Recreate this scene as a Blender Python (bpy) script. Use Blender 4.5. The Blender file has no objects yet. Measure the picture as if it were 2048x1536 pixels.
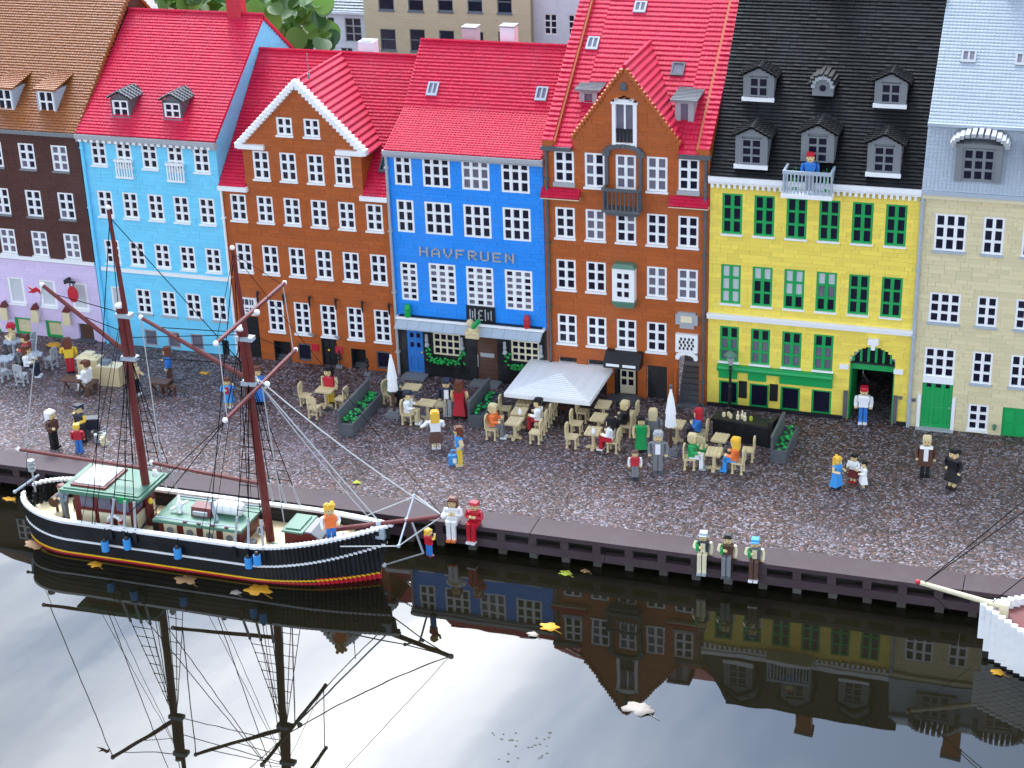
import bpy, math, random
from mathutils import Matrix, Vector
rnd = random.Random(7)
scene = bpy.context.scene
col = scene.collection

# ------------------------------------------------------------------ camera
# solved from the facade lines of the photograph (2048 x 1536 px); metres, quay surface is z = 0,
# the house fronts stand on y = 0, x runs along the row of houses
F_PX, PITCH, ROLL, YAW, CAM_D, CAM_H = 3491.8, 0.41820, -0.033995, -0.32880, 3.50993, 1.65
_f = Vector((math.sin(YAW)*math.cos(PITCH), math.cos(YAW)*math.cos(PITCH), -math.sin(PITCH)))
_r = Vector((math.cos(YAW), -math.sin(YAW), 0)); _u = _r.cross(_f)
_R = _r*math.cos(ROLL) + _u*math.sin(ROLL); _U = -_r*math.sin(ROLL) + _u*math.cos(ROLL)
cd = bpy.data.cameras.new('camera'); cam = bpy.data.objects.new('camera', cd); col.objects.link(cam)
cd.sensor_width = 36.0; cd.lens = F_PX/2048*36.0; cd.clip_start = 0.05; cd.clip_end = 400
cam.matrix_world = Matrix(((_R.x, _U.x, -_f.x, 0), (_R.y, _U.y, -_f.y, -CAM_D), (_R.z, _U.z, -_f.z, CAM_H), (0, 0, 0, 1)))
scene.camera = cam
ZW = -54.0                                   # water level, mm
def ray(px, py): return _f*F_PX + _R*(px-1024) - _U*(py-768)
def G(px, py, z=0.0):                        # pixel -> point (mm) on the horizontal plane z (mm)
    d = ray(px, py); t = (z/1000-CAM_H)/d.z
    return (d.x*t*1000, (d.y*t-CAM_D)*1000)
def FP(px, py, y=0.0):                       # pixel -> (x, z) mm on a plane parallel to the house fronts
    d = ray(px, py); t = (y/1000+CAM_D)/d.y
    return (d.x*t*1000, (d.z*t+CAM_H)*1000)

# ------------------------------------------------------------------ sky, sun, exposure
SUN_EL, SUN_AZ = math.radians(49), math.radians(-25)      # behind the houses, a little to the left
w = bpy.data.worlds.new('World'); scene.world = w; w.use_nodes = True
nt = w.node_tree; nt.nodes.clear(); N = nt.nodes.new; K = nt.links.new
out = N('ShaderNodeOutputWorld'); bg = N('ShaderNodeBackground'); K(bg.outputs[0], out.inputs[0])
sky = N('ShaderNodeTexSky'); sky.sky_type = 'NISHITA'; sky.sun_disc = False
sky.sun_elevation = SUN_EL; sky.sun_rotation = SUN_AZ; sky.air_density = 1.0; sky.dust_density = 2.0
tc = N('ShaderNodeTexCoord'); sp = N('ShaderNodeSeparateXYZ'); K(tc.outputs['Generated'], sp.inputs[0])
zz = N('ShaderNodeMath'); zz.operation = 'ADD'; zz.inputs[1].default_value = 0.12; K(sp.outputs[2], zz.inputs[0])
zm = N('ShaderNodeMath'); zm.operation = 'MAXIMUM'; zm.inputs[1].default_value = 0.12; K(zz.outputs[0], zm.inputs[0])
dv = N('ShaderNodeVectorMath'); dv.operation = 'DIVIDE'; K(tc.outputs['Generated'], dv.inputs[0])
cb = N('ShaderNodeCombineXYZ'); [K(zm.outputs[0], cb.inputs[i]) for i in range(3)]; K(cb.outputs[0], dv.inputs[1])
mp = N('ShaderNodeMapping'); mp.inputs['Location'].default_value = (2.15, 8.8, 0.0); K(dv.outputs[0], mp.inputs[0])
nz = N('ShaderNodeTexNoise'); nz.inputs['Scale'].default_value = 1.3; nz.inputs['Detail'].default_value = 7
nz.inputs['Roughness'].default_value = 0.52; nz.inputs['Distortion'].default_value = 0.6; K(mp.outputs[0], nz.inputs['Vector'])
rp = N('ShaderNodeValToRGB'); rp.color_ramp.elements[0].position = 0.45; rp.color_ramp.elements[1].position = 0.74
K(nz.outputs[0], rp.inputs[0])
# lit clouds: the sky light behind them, whitened
gray = N('ShaderNodeRGBToBW'); K(sky.outputs[0], gray.inputs[0])
cl = N('ShaderNodeMath'); cl.operation = 'MULTIPLY'; cl.inputs[1].default_value = 3.3; K(gray.outputs[0], cl.inputs[0])
base = N('ShaderNodeMix'); base.data_type = 'RGBA'; base.inputs[0].default_value = 0.9     # thin high veil over the blue
veil = N('ShaderNodeMix'); veil.data_type = 'RGBA'; veil.blend_type = 'MULTIPLY'; veil.inputs[0].default_value = 1.0
K(gray.outputs[0], veil.inputs[6]); veil.inputs[7].default_value = (0.47, 0.66, 1.0, 1)
K(sky.outputs[0], base.inputs[6]); K(veil.outputs[2], base.inputs[7])
mx = N('ShaderNodeMix'); mx.data_type = 'RGBA'
K(rp.outputs[0], mx.inputs[0]); K(base.outputs[2], mx.inputs[6]); K(cl.outputs[0], mx.inputs[7])
K(mx.outputs[2], bg.inputs[0]); bg.inputs[1].default_value = 0.15
sd = bpy.data.lights.new('sun', 'SUN'); sd.energy = 0.5; sd.angle = math.radians(11); sd.color = (1.0, 0.96, 0.9)
sun = bpy.data.objects.new('sun', sd); col.objects.link(sun)
sdir = Vector((math.sin(SUN_AZ)*math.cos(SUN_EL), math.cos(SUN_AZ)*math.cos(SUN_EL), math.sin(SUN_EL)))
sun.rotation_euler = sdir.to_track_quat('Z', 'Y').to_euler(); sun.location = (0, 3, 4)
vs = scene.view_settings; vs.view_transform = 'Standard'; vs.look = 'None'; vs.gamma = 1.0; vs.exposure = 1.8; vs.use_curve_mapping = False
scene.render.engine = 'CYCLES'

# ------------------------------------------------------------------ materials
def lin(c):
    if isinstance(c, str): c = [int(c[i:i+2], 16)/255 for i in (0, 2, 4)]
    return [x/12.92 if x <= 0.04045 else ((x+0.055)/1.055)**2.4 for x in c]
MATS = {}
def mat(name, c, rough=0.32, var=0.07, wear=0.10, spec=0.5, bump=0.0, wscale=9.0, fade=(0.75, 0.75, 0.72), noshade=False):
    """moulded plastic: each piece its own slight tint, faded and dusty in patches"""
    if name in MATS: return MATS[name]
    m = bpy.data.materials.new(name); m.use_nodes = True; t = m.node_tree; n = t.nodes.new; k = t.links.new
    b = t.nodes['Principled BSDF']; c = lin(c)
    b.inputs['Specular IOR Level'].default_value = spec
    g = n('ShaderNodeNewGeometry'); co = n('ShaderNodeTexCoord')
    mr = n('ShaderNodeMapRange'); mr.inputs[3].default_value = 1-var; mr.inputs[4].default_value = 1+var; k(g.outputs['Random Per Island'], mr.inputs[0])
    hs = n('ShaderNodeHueSaturation'); hs.inputs['Color'].default_value = (*c, 1); k(mr.outputs[0], hs.inputs['Value'])
    no = n('ShaderNodeTexNoise'); no.inputs['Scale'].default_value = wscale; no.inputs['Detail'].default_value = 6; no.inputs['Roughness'].default_value = 0.65
    k(g.outputs['Position'], no.inputs['Vector'])
    rr = n('ShaderNodeValToRGB'); rr.color_ramp.elements[0].position = 0.48; rr.color_ramp.elements[1].position = 0.78
    rr.color_ramp.elements[1].color = (wear*2, wear*2, wear*2, 1); k(no.outputs[0], rr.inputs[0])
    mi = n('ShaderNodeMix'); mi.data_type = 'RGBA'; k(rr.outputs[0], mi.inputs[0]); k(hs.outputs[0], mi.inputs[6])
    mi.inputs[7].default_value = (*[0.55*a+0.45*f*0.6 for a, f in zip(c, fade)], 1)
    k(mi.outputs[2], b.inputs['Base Color'])
    ra = n('ShaderNodeMapRange'); ra.inputs[3].default_value = rough; ra.inputs[4].default_value = min(1, rough+0.25); k(no.outputs[0], ra.inputs[0]); k(ra.outputs[0], b.inputs['Roughness'])
    if bump:
        bn = n('ShaderNodeTexNoise'); bn.inputs['Scale'].default_value = 220; bn.inputs['Detail'].default_value = 3; k(g.outputs['Position'], bn.inputs['Vector'])
        bu = n('ShaderNodeBump'); bu.inputs['Strength'].default_value = bump; bu.inputs['Distance'].default_value = 0.001
        k(bn.outputs[0], bu.inputs['Height']); k(bu.outputs[0], b.inputs['Normal'])
    MATS[name] = m; return m
def M(n): return MATS[n]
mat('white', 'f3f4f3', var=0.03, wear=0.05); mat('cream', 'e6dcb8', var=0.04); mat('beige', 'd9c79a', var=0.05)
mat('tan', 'dfd2a6', var=0.07, wear=0.06); mat('light_blue', '78d8f8', var=0.045, wear=0.07); mat('blue', '2290f0', var=0.05, wear=0.07)
mat('yellow', 'f6de5e', var=0.08, wear=0.08, fade=(1, .8, .4)); mat('orange_brown', 'b05a24', var=0.09, wear=0.15, fade=(.6, .28, .16)); mat('dark_brown', '4e2a22', var=0.10, wear=0.05)
mat('lavender', 'ddcbea', var=0.03, wear=0.05); mat('red', 'c81840', var=0.10, wear=0.18, rough=0.5, spec=.3, fade=(.75, .4, .5)); mat('red_coat', 'c01c30', var=.04)
mat('roof_brown', '8f5324', var=0.10, wear=0.12, fade=(.7, .5, .4)); mat('black', '15161a', var=0.25, wear=0.10, rough=.35, fade=(.35, .38, .42)); mat('roof_black', '0a0b0e', var=0.35, wear=0.14, rough=.38, spec=.25, fade=(.25, .3, .34))
mat('roof_grey', 'aab6c0', var=0.05, wear=0.08); mat('light_grey', 'a9adb0', var=0.05); mat('grey', '7b7f82', var=0.06); mat('dark_grey', '565a5e', var=0.08, wear=.15)
mat('green', '0fa052', var=0.05, wear=.06); mat('sand_green', '54806a', var=0.06, wear=.12); mat('bright_green', '15a34a', var=0.25); mat('lime', 'b4cc30')
mat('maroon', '6a2420', var=0.08, wear=.1); mat('skin', 'e0c690', var=.02); mat('hair_brown', '6a3a28', var=.06); mat('hair_yellow', 'f0c040', var=.05); mat('navy', '20283a', var=.08)
mat('mid_blue', '2f78c8', var=.04); mat('sky_blue', '3f9ae0', var=.04); mat('orange', 'f07a3a', var=.04); mat('jacket_brown', '5a3c2e', var=.06); mat('suit_grey', '7e8184', var=.04); mat('yellow_cloth', 'ecc63c', var=.03); mat('boat_yellow', 'f2c21a', var=.03)
mat('rope_black', '0c0c0e', rough=.8, spec=.1); mat('rope_grey', 'b9bcbb', rough=.8, spec=.1); mat('back_beige', 'ccc6a4', var=.02, wear=.05); mat('back_white', 'd6e2ea', var=.02); mat('slate', '6f7d86', var=.06)
mat('timber', '423136', rough=.55, var=.06, wear=.22, bump=.3, wscale=14, fade=(.35, .33, .36)); mat('pile', '4a4740', rough=.8, var=.15, wear=.3, bump=.5)
mat('leaf_yellow', 'd89a1c', rough=.5, var=.1, wear=.4, wscale=40, fade=(.5, .3, .1)); mat('leaf_tan', 'a07a52', rough=.55, var=.1, wear=.4, wscale=40, fade=(.4, .3, .2)); mat('leaf_lime', 'a8b420', rough=.5, wear=.3, wscale=40); mat('leaf_grey', '9a9084', rough=.5, wear=.4, wscale=40)
mat('glass_dark', '14142a', rough=.06, var=.0, wear=.0, spec=.5); mat('glass_grey', '6c6878', rough=.12, var=.12, wear=.25, wscale=30); mat('curtain', 'c9ccd0', rough=.5, var=.06, wear=.1, wscale=30)
mat('shop_black', '1b1d20', var=.4, rough=.3, wear=.15)

# ------------------------------------------------------------------ mesh helpers (all lengths in mm)
ORG = {}
class MB:
    def __init__(s): s.v = []; s.f = []; s.m = []
    def add(s, vs, fs, mi=0):
        o = len(s.v); s.v += vs; s.f += [tuple(i+o for i in f) for f in fs]; s.m += [mi]*len(fs); return s
    def box(s, x0, x1, y0, y1, z0, z1, mi=0):
        if x0 > x1: x0, x1 = x1, x0
        if y0 > y1: y0, y1 = y1, y0
        return s.add([(x0, y0, z0), (x1, y0, z0), (x1, y1, z0), (x0, y1, z0), (x0, y0, z1), (x1, y0, z1), (x1, y1, z1), (x0, y1, z1)],
              [(0, 3, 2, 1), (4, 5, 6, 7), (0, 1, 5, 4), (1, 2, 6, 5), (2, 3, 7, 6), (3, 0, 4, 7)], mi)
    def fru(s, c, z0, z1, a, b, mi=0):          # tapered block: half sizes a=(hx,hy) at z0, b at z1
        x, y = c
        return s.add([(x-a[0], y-a[1], z0), (x+a[0], y-a[1], z0), (x+a[0], y+a[1], z0), (x-a[0], y+a[1], z0),
                      (x-b[0], y-b[1], z1), (x+b[0], y-b[1], z1), (x+b[0], y+b[1], z1), (x-b[0], y+b[1], z1)],
              [(0, 3, 2, 1), (4, 5, 6, 7), (0, 1, 5, 4), (1, 2, 6, 5), (2, 3, 7, 6), (3, 0, 4, 7)], mi)
    def cyl(s, p0, p1, r0, r1=None, n=8, mi=0, phase=0.0):
        r1 = r0 if r1 is None else r1
        a = Vector(p0); b = Vector(p1); d = (b-a).normalized()
        e = d.orthogonal().normalized() if abs(d.z) < .999 else Vector((1, 0, 0)); g = d.cross(e)
        vs = []
        for P, r in ((a, r0), (b, r1)):
            for i in range(n):
                t = 2*math.pi*i/n+phase; vs.append(tuple(P+(e*math.cos(t)+g*math.sin(t))*r))
        fs = [(i, (i+1) % n, n+(i+1) % n, n+i) for i in range(n)] + [tuple(range(n-1, -1, -1)), tuple(range(n, 2*n))]
        return s.add(vs, fs, mi)
    def bar(s, p0, p1, w, h=None, mi=0):        # square bar between two points
        return s.cyl(p0, p1, w*.7071, w*.7071, 4, mi, math.pi/4)
    def lathe(s, prof, n=12, c=(0, 0), mi=0):
        vs = [(c[0]+r*math.cos(2*math.pi*i/n), c[1]+r*math.sin(2*math.pi*i/n), z) for r, z in prof for i in range(n)]
        fs = [(j*n+i, j*n+(i+1) % n, (j+1)*n+(i+1) % n, (j+1)*n+i) for j in range(len(prof)-1) for i in range(n)]
        fs += [tuple(range(n-1, -1, -1)), tuple(range((len(prof)-1)*n, len(prof)*n))]
        return s.add(vs, fs, mi)
    def prism(s, pts, a0, a1, ax='y', mi=0):    # polygon (u, z) extruded along y, or (y, z) along x, or (x, y) along z
        n = len(pts)
        P = {'y': lambda u, v, a: (u, a, v), 'x': lambda u, v, a: (a, u, v), 'z': lambda u, v, a: (u, v, a)}[ax]
        vs = [P(u, v, a0) for u, v in pts]+[P(u, v, a1) for u, v in pts]
        return s.add(vs, [(i, (i+1) % n, n+(i+1) % n, n+i) for i in range(n)]+[tuple(range(n-1, -1, -1)), tuple(range(n, 2*n))], mi)
    def sph(s, c, r, n=8, k=5, mi=0, sz=1.0):
        return s.lathe([(max(.01, r*math.sin(math.pi*j/k)), c[2]-r*sz*math.cos(math.pi*j/k)) for j in range(k+1)], n, (c[0], c[1]), mi)
    def mesh(s, name, org=(0, 0, 0)):
        me = bpy.data.meshes.new(name)
        me.from_pydata([((x-org[0])/1000, (y-org[1])/1000, (z-org[2])/1000) for x, y, z in s.v], [], s.f)
        me.polygons.foreach_set('material_index', s.m)
        me.update(); return me
    def build(s, name, m, parent=None, org=None, fix=True, smooth=False):
        if org is None: org = ORG.get(parent.name, (0, 0, 0)) if parent else (0, 0, 0)
        me = s.mesh(name, org)
        for x in (m if isinstance(m, (list, tuple)) else [m]): me.materials.append(MATS[x] if isinstance(x, str) else x)
        if fix:
            import bmesh
            b = bmesh.new(); b.from_mesh(me); bmesh.ops.recalc_face_normals(b, faces=b.faces); b.to_mesh(me); b.free()
        if smooth: me.polygons.foreach_set('use_smooth', [True]*len(me.polygons))
        o = bpy.data.objects.new(name, me); col.objects.link(o)
        if parent: o.parent = parent; ORG[o.name] = ORG.get(parent.name, (0, 0, 0))
        return o
def tag(o, label, cat, group=None):
    o['label'] = label; o['category'] = cat
    if group: o['group'] = group
    return o
def thing(name, label, cat, loc=(0, 0, 0), rotz=0.0, group=None, scale=1.0):
    o = bpy.data.objects.new(name, None); col.objects.link(o); o.empty_display_size = .02
    o.location = [c/1000 for c in loc]; o.rotation_euler = (0, 0, rotz); o.scale = (scale,)*3
    ORG[o.name] = tuple(loc); return tag(o, label, cat, group)
def local_thing(*a, **k):
    o = thing(*a, **k); ORG[o.name] = (0, 0, 0); return o
def inst(name, me, parent, loc):                # a piece that shares its mesh; loc in mm relative to the parent
    o = bpy.data.objects.new(name, me); col.objects.link(o); o.parent = parent; o.location = [c/1000 for c in loc]; return o
def dup(root, loc, rotz, label=None, group=None):
    r = root.copy(); col.objects.link(r); r.location = [c/1000 for c in loc]; r.rotation_euler = (0, 0, rotz)
    if label: r['label'] = label
    if group: r['group'] = group
    for ch in list(root.children):
        c = ch.copy(); col.objects.link(c); c.parent = r
        for g in list(ch.children):
            d = g.copy(); col.objects.link(d); d.parent = c
    return r
def struct(o): o['kind'] = 'structure'; return o
def stuff(o): o['kind'] = 'stuff'; return o
def sn(z): return round(z/3.2)*3.2

def bricks(mb, u0, u1, z0, z1, holes=(), lim=None, T=lambda u, d, z: (u, d, z), mi=0, pick=None, lens=(32, 32, 48, 16, 24, 64), depth=8.0, course=9.6):
    """courses of moulded bricks with real joints; holes = (u0,u1,z0,z1); T maps (along, depth, up) to the world"""
    k = 0
    while z0+k*course < z1-.5:
        a = z0+k*course; b = min(a+course, z1); k += 1
        cuts = sorted({a, b} | {e for h in holes for e in h[2:4] if a+.5 < e < b-.5})
        for za, zb in zip(cuts, cuts[1:]):
            zm = (za+zb)/2; lo, hi = (u0, u1) if not lim else lim(zm)
            lo = max(lo, u0); hi = min(hi, u1)
            if hi-lo < 2: continue
            free = [(lo, hi)]
            for h in holes:
                if h[2] < zm < h[3]:
                    nf = []
                    for p, q in free:
                        if h[1] <= p or h[0] >= q: nf.append((p, q)); continue
                        if h[0]-p > .8: nf.append((p, h[0]))
                        if q-h[1] > .8: nf.append((h[1], q))
                    free = nf
            for p, q in free:
                u = p; first = True
                while u < q-.01:
                    L = rnd.choice(lens)
                    if first: L = rnd.choice((8, 16, 24, 32)); first = False
                    e = u+L
                    if q-e < 6: e = q
                    e = min(e, q); j = rnd.uniform(0, .36); g = .19
                    x0, x1, y0, y1, c0, c1 = u+g, e-g, j, depth, za+.1, zb-.1
                    m_ = pick(zm) if pick else mi
                    mb.add([T(*P) for P in ((x0, y0, c0), (x1, y0, c0), (x1, y1, c0), (x0, y1, c0), (x0, y0, c1), (x1, y0, c1), (x1, y1, c1), (x0, y1, c1))],
                           [(0, 3, 2, 1), (4, 5, 6, 7), (0, 1, 5, 4), (1, 2, 6, 5), (2, 3, 7, 6), (3, 0, 4, 7)], m_)
                    u = e
    return mb
def tiles(mb, u0, u1, y0, z0, y1, z1, L=10.0, tw=8.0, lip=1.9, T=lambda u, y, z: (u, y, z), mi=0, lim=None, studs=False, wave=.22):
    """roof plane from the eave (y0,z0) up to (y1,z1): rows of slope pieces, each lapping the one below"""
    ln = math.hypot(y1-y0, z1-z0); n = max(1, round(ln/L)); cy, cz = (y1-y0)/ln, (z1-z0)/ln; ny, nz_ = (-cz, cy) if cy > 0 else (cz, -cy)
    st = ln/n
    for r in range(n):
        s0, s1 = r*st, (r+1)*st
        lo, hi = (u0, u1) if not lim else lim(z0+cz*(s0+s1)/2)
        lo = max(lo, u0); hi = min(hi, u1)
        k = int(round((hi-lo)/tw))
        for i in range(max(k, 1)):
            a = lo+(hi-lo)*i/max(k, 1)+.22; b = lo+(hi-lo)*(i+1)/max(k, 1)-.22; j = rnd.uniform(-wave, wave)
            l = lip+j
            pts = ((s0, -1), (s0, l), (s0+st*.18, l+.25), (s1+.6, .15), (s1+.6, -1))
            vs = [T(x, y0+cy*s+ny*h, z0+cz*s+nz_*h) for x in (a, b) for s, h in pts]
            mb.add(vs, [(0, 5, 6, 1), (1, 6, 7, 2), (2, 7, 8, 3), (0, 1, 2, 3, 4), (9, 8, 7, 6, 5)], mi)
            if studs:
                m_ = (a+b)/2; s = s0+st*.45; base = l*.6
                P = [T(m_+2.3*math.cos(t*math.pi/3), y0+cy*(s+2.3*math.sin(t*math.pi/3))+ny*h, z0+cz*(s+2.3*math.sin(t*math.pi/3))+nz_*h) for h in (base-.8, base+1.4) for t in range(6)]
                mb.add(P, [(t, (t+1) % 6, 6+(t+1) % 6, 6+t) for t in range(6)]+[(6, 7, 8, 9, 10, 11)], mi)
    e = -1.2                                                       # closed board under the tiles
    mb.add([T(u, y0+cy*s+ny*h, z0+cz*s+nz_*h) for h in (e, e-5) for u, s in ((u0, 0), (u1, 0), (u1, ln), (u0, ln))] if not lim else [],
           [(0, 1, 2, 3), (7, 6, 5, 4), (0, 4, 5, 1), (1, 5, 6, 2), (2, 6, 7, 3), (3, 7, 4, 0)] if not lim else [], mi)
    return mb

# ------------------------------------------------------------------ windows
WC = {}
def window(par, x, bot, top, w, cols=2, rows=3, fm='white', sill='white', glass=None, y=1.2, st=4.7, mu=6.8, hz=5.2, name='window', sillh=4.5, grey=0.0, holes=None):
    """x = left edge, bot..top include the sill; returns the opening"""
    top = sn(top); zb = sn(bot+sillh) if sill else sn(bot); h = top-zb
    key = (w, round(h, 1), cols, rows, fm, st, mu, hz, sill, sillh)
    pw = (w-2*st-(cols-1)*mu)/cols; ph = (h-2*hz*.8-(rows-1)*hz)/rows
    if key not in WC:
        b = MB(); d = 5.5
        b.box(0, st, 0, d, 0, h); b.box(w-st, w, 0, d, 0, h); b.box(st, w-st, .2, d, 0, hz*.8); b.box(st, w-st, .2, d, h-hz*.8, h)
        for i in range(cols-1): a = st+pw*(i+1)+mu*i; b.box(a, a+mu, .1, d, hz*.8, h-hz*.8)
        for i in range(cols):
            a = st+i*(pw+mu)
            for j in range(rows-1): c = hz*.8+ph*(j+1)+hz*j; b.box(a, a+pw, .5, d-.3, c, c+hz)
        me = b.mesh('window'); me.materials.append(MATS[fm])
        pb = MB().box(.0, pw, 0, .9, 0, ph).mesh('pane')
        sb = None
        if sill: sb = MB().box(-2.5, w+2.5, -5.5, y+1.5-y, -sillh+.3, -.1).mesh('sill'); sb.materials.append(MATS[sill])
        WC[key] = (me, pb, sb, {})
    me, pb, sb, gl = WC[key]
    o = ORG[par.name]
    W_ = inst(name, me, par, (x-o[0], y-o[1], zb-o[2]))
    for j in range(rows):
        for i in range(cols):
            g = glass(i, j) if callable(glass) else (glass or ('glass_grey' if rnd.random() < grey else 'glass_dark'))
            if g not in gl: gl[g] = pb.copy(); gl[g].materials.append(MATS[g])
            inst('pane', gl[g], W_, (st+i*(pw+mu), 3.4, hz*.8+j*(ph+hz)))
    if sb: inst('sill', sb, W_, (0, 0, 0))
    if holes is not None: holes.append((x, x+w, zb, top))
    return W_
def wrow(par, holes, x0, x1, n, bot, top, w, **k):
    return [window(par, x0+(x1-x0)*i/max(1, n-1), bot, top, w, holes=holes, **k) for i in range(n)]
def on_roof(px, py, roof):                    # pixel -> point on a roof plane given as (y0,z0,y1,z1)
    y0, z0, y1, z1 = roof; d = ray(px, py); m_ = (z1-z0)/(y1-y0)
    t = (z0/1000-CAM_H+m_*(-CAM_D-y0/1000))/(d.z-m_*d.y)
    return d.x*t*1000, (d.y*t-CAM_D)*1000, (d.z*t+CAM_H)*1000
def skylight(par, px, py, roof, w=34, L=40, fm='roof_grey', two=True, name='skylight', gl='glass_grey'):
    """frame lying on a roof plane; px,py = its lower left corner; roof = (y0,z0,y1,z1)"""
    y0, z0, y1, z1 = roof; X, Y, Z = on_roof(px, py, roof)
    ln = math.hypot(y1-y0, z1-z0); cy, cz = (y1-y0)/ln, (z1-z0)/ln
    def T(u, s, h): return (X+u, Y+cy*s-cz*h, Z+cz*s+cy*h)
    def bx(b, u0, u1, s0, s1, h0, h1):
        q = MB().box(u0, u1, s0, s1, h0, h1); b.add([T(*v) for v in q.v], q.f)
    b = MB()
    for a in ((0, w, 0, 6), (0, w, L-4, L), (0, 4, 6, L-4), (w-4, w, 6, L-4)): bx(b, *a, -2, 5)
    if two: bx(b, w/2-2, w/2+2, 6, L-4, -2, 4.5)
    o = b.build(name, fm, par)
    for i in range(2 if two else 1):
        b = MB(); u0 = 4 if i == 0 else w/2+2; u1 = (w/2-2 if two else w-4) if i == 0 else w-4
        bx(b, u0, u1, 6, L-4, 1.5, 3); b.build('pane', gl, o)
    return o

# ------------------------------------------------------------------ the setting: quay, water, banks
QY = -676.0
def ground_mat():
    m = bpy.data.materials.new('gravel'); m.use_nodes = True; t = m.node_tree; n = t.nodes.new; k = t.links.new; b = t.nodes['Principled BSDF']
    g = n('ShaderNodeNewGeometry'); v = n('ShaderNodeTexVoronoi'); v.inputs['Scale'].default_value = 215; k(g.outputs['Position'], v.inputs['Vector'])
    sepc = n('ShaderNodeSeparateColor'); k(v.outputs['Color'], sepc.inputs[0])
    r = n('ShaderNodeValToRGB'); e = r.color_ramp; e.interpolation = 'CONSTANT'
    cs = ['3c2e2e', '7a5650', '8a7c84', '57423f', 'a098a4', '684b48', 'bcb2bc', '7c6668', '9a6f5e', '4c3f42']
    e.elements[0].color = (*lin(cs[0]), 1); e.elements[1].position = .1; e.elements[1].color = (*lin(cs[1]), 1)
    for i, c in enumerate(cs[2:]): q = e.elements.new(.2+i*.1); q.color = (*lin(c), 1)
    k(sepc.outputs[0], r.inputs[0])
    no = n('ShaderNodeTexNoise'); no.inputs['Scale'].default_value = 5.0; no.inputs['Detail'].default_value = 8; no.inputs['Roughness'].default_value = .7; k(g.outputs['Position'], no.inputs['Vector'])
    hs = n('ShaderNodeHueSaturation'); mr = n('ShaderNodeMapRange'); mr.inputs[1].default_value = .3; mr.inputs[2].default_value = .7; mr.inputs[3].default_value = .46; mr.inputs[4].default_value = .9
    k(no.outputs[0], mr.inputs[0]); k(mr.outputs[0], hs.inputs['Value']); k(r.outputs[0], hs.inputs['Color'])
    # pale lilac tint mixed in over irregular noise patches
    n2 = n('ShaderNodeTexNoise'); n2.inputs['Scale'].default_value = 3.1; n2.inputs['Detail'].default_value = 9; n2.inputs['Roughness'].default_value = .75; k(g.outputs['Position'], n2.inputs['Vector'])
    r2 = n('ShaderNodeValToRGB'); r2.color_ramp.elements[0].position = .52; r2.color_ramp.elements[1].position = .74; r2.color_ramp.elements[1].color = (.32, .32, .32, 1); k(n2.outputs[0], r2.inputs[0])
    mi = n('ShaderNodeMix'); mi.data_type = 'RGBA'; k(r2.outputs[0], mi.inputs[0]); k(hs.outputs[0], mi.inputs[6]); mi.inputs[7].default_value = (*lin('aca0ba'), 1)
    ve = n('ShaderNodeTexVoronoi'); ve.feature = 'DISTANCE_TO_EDGE'; ve.inputs['Scale'].default_value = 215; k(g.outputs['Position'], ve.inputs['Vector'])
    me_ = n('ShaderNodeMapRange'); me_.inputs[2].default_value = .16; me_.inputs[3].default_value = .38; k(ve.outputs['Distance'], me_.inputs[0])       # dark resin between the stones
    jn = n('ShaderNodeMix'); jn.data_type = 'RGBA'; jn.blend_type = 'MULTIPLY'; jn.inputs[0].default_value = 1; k(mi.outputs[2], jn.inputs[6]); k(me_.outputs[0], jn.inputs[7])
    k(jn.outputs[2], b.inputs['Base Color']); b.inputs['Roughness'].default_value = .55
    bu = n('ShaderNodeBump'); bu.inputs['Strength'].default_value = .9; bu.inputs['Distance'].default_value = .003; bu.invert = True
    k(v.outputs['Distance'], bu.inputs['Height']); k(bu.outputs[0], b.inputs['Normal'])
    MATS['gravel'] = m
    m = bpy.data.materials.new('water'); m.use_nodes = True; t = m.node_tree; n = t.nodes.new; k = t.links.new; b = t.nodes['Principled BSDF']
    g = n('ShaderNodeNewGeometry'); no = n('ShaderNodeTexNoise'); no.inputs['Scale'].default_value = 6; no.inputs['Detail'].default_value = 5; k(g.outputs['Position'], no.inputs['Vector'])
    r = n('ShaderNodeValToRGB'); r.color_ramp.elements[0].color = (.005, .005, .0025, 1); r.color_ramp.elements[1].color = (.013, .011, .006, 1); k(no.outputs[0], r.inputs[0]); k(r.outputs[0], b.inputs['Base Color'])
    b.inputs['Roughness'].default_value = .012; b.inputs['IOR'].default_value = 1.45
    n3 = n('ShaderNodeTexNoise'); n3.inputs['Scale'].default_value = 7; n3.inputs['Detail'].default_value = 2; k(g.outputs['Position'], n3.inputs['Vector'])
    bu = n('ShaderNodeBump'); bu.inputs['Strength'].default_value = .06; bu.inputs['Distance'].default_value = .004; k(n3.outputs[0], bu.inputs['Height']); k(bu.outputs[0], b.inputs['Normal'])
    MATS['water'] = m
ground_mat()
def sheet(name, x0, x1, y0, y1, z, m):
    b = MB(); b.add([(x0, y0, z), (x1, y0, z), (x1, y1, z), (x0, y1, z)], [(0, 1, 2, 3)]); return struct(b.build(name, m))
CX0, CX1, NEAR = -9000, 7000, -2500
o = MB()
o.add([(CX0, QY+40, 0), (CX1, QY+40, 0), (CX1, 90000, 0), (CX0, 90000, 0)], [(0, 1, 2, 3)])
o.add([(-90000, -90000, 0), (CX0, -90000, 0), (CX0, 90000, 0), (-90000, 90000, 0)], [(0, 1, 2, 3)])
o.add([(CX1, -90000, 0), (90000, -90000, 0), (90000, 90000, 0), (CX1, 90000, 0)], [(0, 1, 2, 3)])
o.add([(CX0, -90000, 0), (CX1, -90000, 0), (CX1, NEAR, 0), (CX0, NEAR, 0)], [(0, 1, 2, 3)])
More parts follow.
